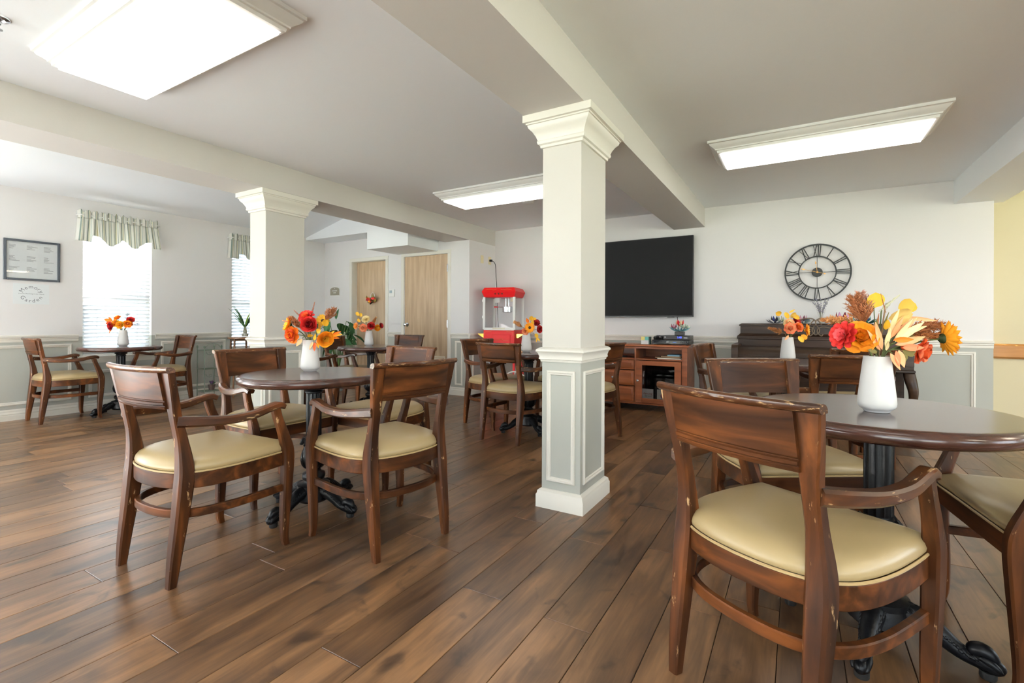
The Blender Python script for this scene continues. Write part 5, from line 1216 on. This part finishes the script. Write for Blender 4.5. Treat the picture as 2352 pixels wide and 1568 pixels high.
mb = MB(); mb.tube(cr([(XB1R + .03, 6.06, 1.965), (XB1R + .06, 6.075, 1.955), (XB1R + .085, 6.09, 1.90), (XB1R + .09, 6.10, 1.75), (XB1R + .10, 6.11, 1.50), (XB1R + .12, 6.12, 1.0), (XB1R + .2, 6.08, .6)], 6), .005, 6); tag(mb.build('power_cord', M_cord), 'black power cord running down the wall to the popcorn machine', 'cord')
def plate(name, y, z, label, holes):
    t = thing(name, label, 'outlet', (XB1R, y, z)); MB().box(0, .006, -.036, .036, -.058, .058).build('cover_plate', M_ivory, t, bevel=.002)
    for hz in holes: MB().box(.004, .009, -.016, .016, hz - .016, hz + .016).build('socket', M_ivory, t, bevel=.002)
plate('wall_switch', 5.855, 1.97, 'ivory switch plate above the popcorn machine', [0])
plate('wall_outlet', 6.06, 1.97, 'ivory outlet with a plugged in cord, near the room corner', [.022, -.022])
MB().box(.006, .04, -.018, .018, -.016, .016).build('plug', M_cord, bpy.data.objects['wall_outlet'])

# ================================================================== DOOR WALL
t = thing('thermostat', 'white thermostat between the two oak doors', 'thermostat', (-5.467, YD, 1.497))
MB().box(-.058, .058, -.025, 0, -.058, .058).build('case', M_whitem, t, bevel=.006); MB().box(-.034, .018, -.027, -.024, .0, .04).build('display', pbr('lcd', S(150, 166, 172), .2), t)
t = thing('room_sign', 'grey arched room sign left of the recessed oak door', 'sign', (-6.80, YD, 1.565))
def arch(o, y0, y1): return MB().extr([(-.112 - o, -.068 - o), (.112 + o, -.068 - o), (.112 + o, .030 + o)] + [((.112 + o) * cos(a), .030 + o + .038 * sin(a)) for a in [PI * k / 12 for k in range(1, 12)]] + [(-.112 - o, .030 + o)], y0, y1, 'y')
arch(.012, -.006, 0).build('backing', M_whitem, t, 0); arch(0, -.009, -.004).build('plaque', pbr('sign_grey', S(132, 126, 112), .5), t, 0)
for z, n, h in ((.008, 8, .017), (-.026, 4, .017)):
    for k in range(n):
        x = (k - (n - 1) / 2) * .016; mb = MB(); mb.box(x - .005, x + .005, -.0105, -.0085, z - h / 2, z + h / 2); mb.build('raised_mark', M_whitem, t)
MB().box(-.008, .008, -.0105, -.0085, .044, .054).build('raised_mark', M_whitem, t)
t = thing('wreath', 'small red and orange autumn wreath hanging on the recessed door', 'wreath', (-5.985, YD + .09, 1.40))
mb = MB(); mb.tube(cr([(-.045, -.008, .04), (-.035, -.008, .10), (0, -.008, .125), (.035, -.008, .10), (.045, -.008, .04)], 5), .005, 6); mb.build('hanger_loop', M_whitem, t)
wcol = [DRED, DORG, RED, OLIVE, BROWND, pmat((120, 120, 60))]
for k in range(26):
    rr = random.Random(90 + k); m_ = Matrix.Translation((rr.uniform(-.075, .085), -.02 - rr.uniform(0, .02), rr.uniform(-.05, .045))) @ Matrix.Rotation(PI / 2, 4, 'X') @ Matrix.Rotation(rr.uniform(0, 6.28), 4, 'Z') @ Matrix.Rotation(.4, 4, 'X')
    put('leaf', pmesh(.065, .020, .3, .2, 'point', mat=wcol[k % 6]), t, m_)
MB().ball((-.035, -.045, -.02), .022, .018, .020).build('pumpkin', SUN, t)
MB().ball((.075, -.03, -.005), .024, .015, .028).build('gourd', pmat((140, 136, 66)), t)

# ================================================================== WINDOW WALL
t = thing('framed_document', 'black framed sheet of small text blocks on the window wall', 'framed print', (XW, 1.82, 1.685))
mb = MB(); a, b = .222, .215
for q in ((-a, -a + .022, -b, b), (a - .022, a, -b, b), (-a + .022, a - .022, -b, -b + .022), (-a + .022, a - .022, b - .022, b)): mb.box(0, .02, q[0], q[1], q[2], q[3])
mb.build('frame', pbr('frame_charcoal', S(52, 56, 62), .35), t, bevel=.002)
MB().box(.002, .006, -a + .02, a - .02, -b + .02, b - .02).build('sheet', M_paper, t, smooth=0)
MB().box(.009, .011, -a + .02, a - .02, -b + .02, b - .02).build('glazing', M_glass, t, smooth=0)
mb = MB(); rr = random.Random(8)
for r_ in range(3):
    for c_ in range(3):
        for k in range(rr.choice((4, 5, 6))):
            y = -.135 + c_ * .135; z = .155 - r_ * .115 - k * .0125; mb.box(.0055, .0064, y - .045, y - .045 + rr.uniform(.03, .085), z - .0017, z + .0017)
mb.build('printed_lines', M_ink, t, 0)['kind'] = 'stuff'
t = thing('paper_sign', 'white paper sign reading Memory Garden below the framed document', 'sign', (XW, 1.814, 1.329))
MB().box(0, .0012, -.142, .142, -.108, .108).build('paper', M_paper, t, smooth=0)
def arc_text(tx, R, c0, size, up):
    n = len(tx); widths = dict(M=1.15, m=1.15, G=1.0, y=.78, r=.58); w_ = [widths.get(c, .78) * size * .82 for c in tx]; tot = sum(w_); s0 = -tot / 2
    for c, ww in zip(tx, w_):
        m = s0 + ww / 2; s0 += ww; a = m / R
        mb = text_mb(c, size, .0004); mb.xf(Matrix.Translation((R * sin(a), c0 + (R * cos(a) - R if up else R - R * cos(a)), 0)) @ Matrix.Rotation(-a if up else a, 4, 'Z'))
        on_left(mb, .0018, 0, 0).build('letter', M_ink, t)
arc_text('Memory', .085, .075, .052, True); arc_text('Garden', .085, -.075, .052, False)
on_left(text_mb('Forever Blooming in our Hearts', .0155, .0003), .0018, 0, .002).build('lettering', M_ink, t)

# plant stand, plants, wire rack
M_stand = wood('walnut_stand', S(92, 64, 44), S(112, 80, 56), S(132, 98, 70), rough=.4)
t = thing('plant_stand', 'slim wooden plant stand before the window beside the far left column', 'plant stand', (-6.70, 3.86, 0))
MB().lathe([(.155, .80), (.16, .805), (.16, .822), (.155, .826)], 36).build('top', M_stand, t)
for k in range(4):
    a = k * PI / 2 + .5; MB().tube([(.135 * cos(a), .135 * sin(a), .80), (.15 * cos(a), .15 * sin(a), .4), (.165 * cos(a), .165 * sin(a), 0)], [.014, .013, .011], 8).build('leg', M_stand, t)
for k in range(4):
    a = k * PI / 2 + .5; b = a + PI / 2; MB().tube([(.14 * cos(a), .14 * sin(a), .785), (.14 * cos(b), .14 * sin(b), .785)], .010, 8).build('apron', M_stand, t)
t = thing('glass_jar', 'clear glass jar on the slim wooden plant stand', 'jar', (-6.70, 3.925, .826))
MB().lathe([(.001, 0), (.042, 0), (.045, .006), (.045, .12), (.040, .135), (.040, .145), (.037, .145), (.041, .12), (.041, .01), (.001, .008)], 24).build('glass', M_glass, t)
MB().lathe([(.001, .008), (.040, .008), (.040, .05), (.001, .05)], 20).build('pebbles', pbr('pebbles', S(170, 168, 150), .8, var=.3, vscale=90), t)
GR = pmat((70, 104, 62)); GR2 = pmat((40, 84, 44)); LG = pmat((140, 172, 70))
t = thing('spiky_houseplant', 'spiky green plant in the jar on the plant stand', 'plant', (-6.70, 3.925, .88))
for k in range(15):
    rr = random.Random(120 + k); a = rr.uniform(0, 6.28); M_ = Matrix.Rotation(a, 4, 'Z') @ Matrix.Rotation(PI / 2 - rad(rr.uniform(8, 42)), 4, 'X')
    put('leaf', pmesh(rr.uniform(.22, .36), .014, .5, -.25, 'point', nu=8, mat=LG if k == 3 else GR), t, Matrix.Translation((0, 0, .06)) @ M_)
MB().lathe([(.02, -.03), (.024, .03), (.012, .09)], 12).build('stalk', pmat((120, 116, 78)), t)
t = thing('potted_houseplant', 'broad leaved dark green plant left of the recessed door', 'plant', (-6.02, 4.95, 0))
MB().lathe([(.09, 0), (.10, .004), (.13, .24), (.135, .25), (.12, .25), (.115, .22), (.001, .22)], 28).build('pot', pbr('grey_pot', S(150, 156, 158), .4), t)
MB().lathe([(.001, .225), (.115, .225)], 20, cap=False).build('soil', pbr('soil', S(50, 38, 30), .9), t)
for k in range(26):
    rr = random.Random(150 + k); a = rr.uniform(0, 6.28); r = rr.uniform(.08, .26); H = rr.uniform(.70, 1.08)
    tip = Vector((r * cos(a), r * sin(a), H)); p = cr([(.02 * cos(a), .02 * sin(a), .22), (.05 * cos(a), .05 * sin(a), H * .6), tuple(tip)], 5)
    st_ = MB().tube(p, .004, 5).build('stem', pmat((84, 110, 60)), t)
    M_ = Matrix.Translation(tip) @ Matrix.Rotation(a - PI / 2, 4, 'Z') @ Matrix.Rotation(rad(rr.uniform(-75, -10)), 4, 'X')
    put('leaf', pmesh(rr.uniform(.20, .28), .062, .25, -.25, 'point', nu=8, mat=GR2), t, M_)
put('leaf', pmesh(.17, .035, .3, -.1, 'point', nu=8, mat=GR2), t, Matrix.Translation((-.03, 0, 1.08)) @ Matrix.Rotation(PI / 2 - .2, 4, 'X'))
M_wire = pbr('verdigris_wire', S(120, 134, 118), .5, metal=.4)
t = thing('wire_rack', 'pale green wrought wire shelf rack against the window wall', 'rack', (-6.90, 3.55, 0))
for y in (-.11, .11):
    for x in (-.09, .09):
        mb = MB(); mb.tube([(x, y, 0), (x, y, .69)], .006, 6); mb.ball((x, y, .70), .013, .013, .022, 8); mb.build('post', M_wire, t)
for z in (.10, .40, .655):
    mb = MB(); mb.tube([(-.09, -.11, z), (.09, -.11, z), (.09, .11, z), (-.09, .11, z)], .004, 6, loop=True); f_ = mb.build('shelf', M_wire, t)
    for k in range(7): MB().tube([(-.09 + .03 * k, -.11, z), (-.09 + .03 * k, .11, z)], .002, 5).build('shelf_wire', M_wire, f_)
for z in (.60, .30):
    for y in (-.05, .05):
        MB().tube(cr([(.09, y - .04, z + .04), (.09, y - .02, z), (.09, y + .02, z - .005), (.09, y + .035, z + .025), (.09, y + .01, z + .03), (.09, y + .008, z + .012)], 4), .003, 6).build('scroll', M_wire, t)
MB().tube(cr([(.09, -.11, .68), (.09, -.05, .735), (.09, .05, .735), (.09, .11, .68)], 5), .004, 6).build('arched_top', M_wire, t)
t = thing('flower_pot', 'small pot of purple flowers on the lower shelf of the wire rack', 'potted plant', (-6.88, 3.57, .106))
MB().lathe([(.03, 0), (.045, .07), (.048, .075), (.001, .075)], 18).build('pot', pmat((120, 104, 96)), t)
for k in range(9):
    rr = random.Random(190 + k); put('leaf', pmesh(.06, .018, .4, .1, 'oval', mat=pmat((112, 84, 124)) if k % 2 else GR), t, Matrix.Translation((0, 0, .075)) @ Matrix.Rotation(k * .7, 4, 'Z') @ Matrix.Rotation(rad(rr.uniform(20, 75)), 4, 'X'))
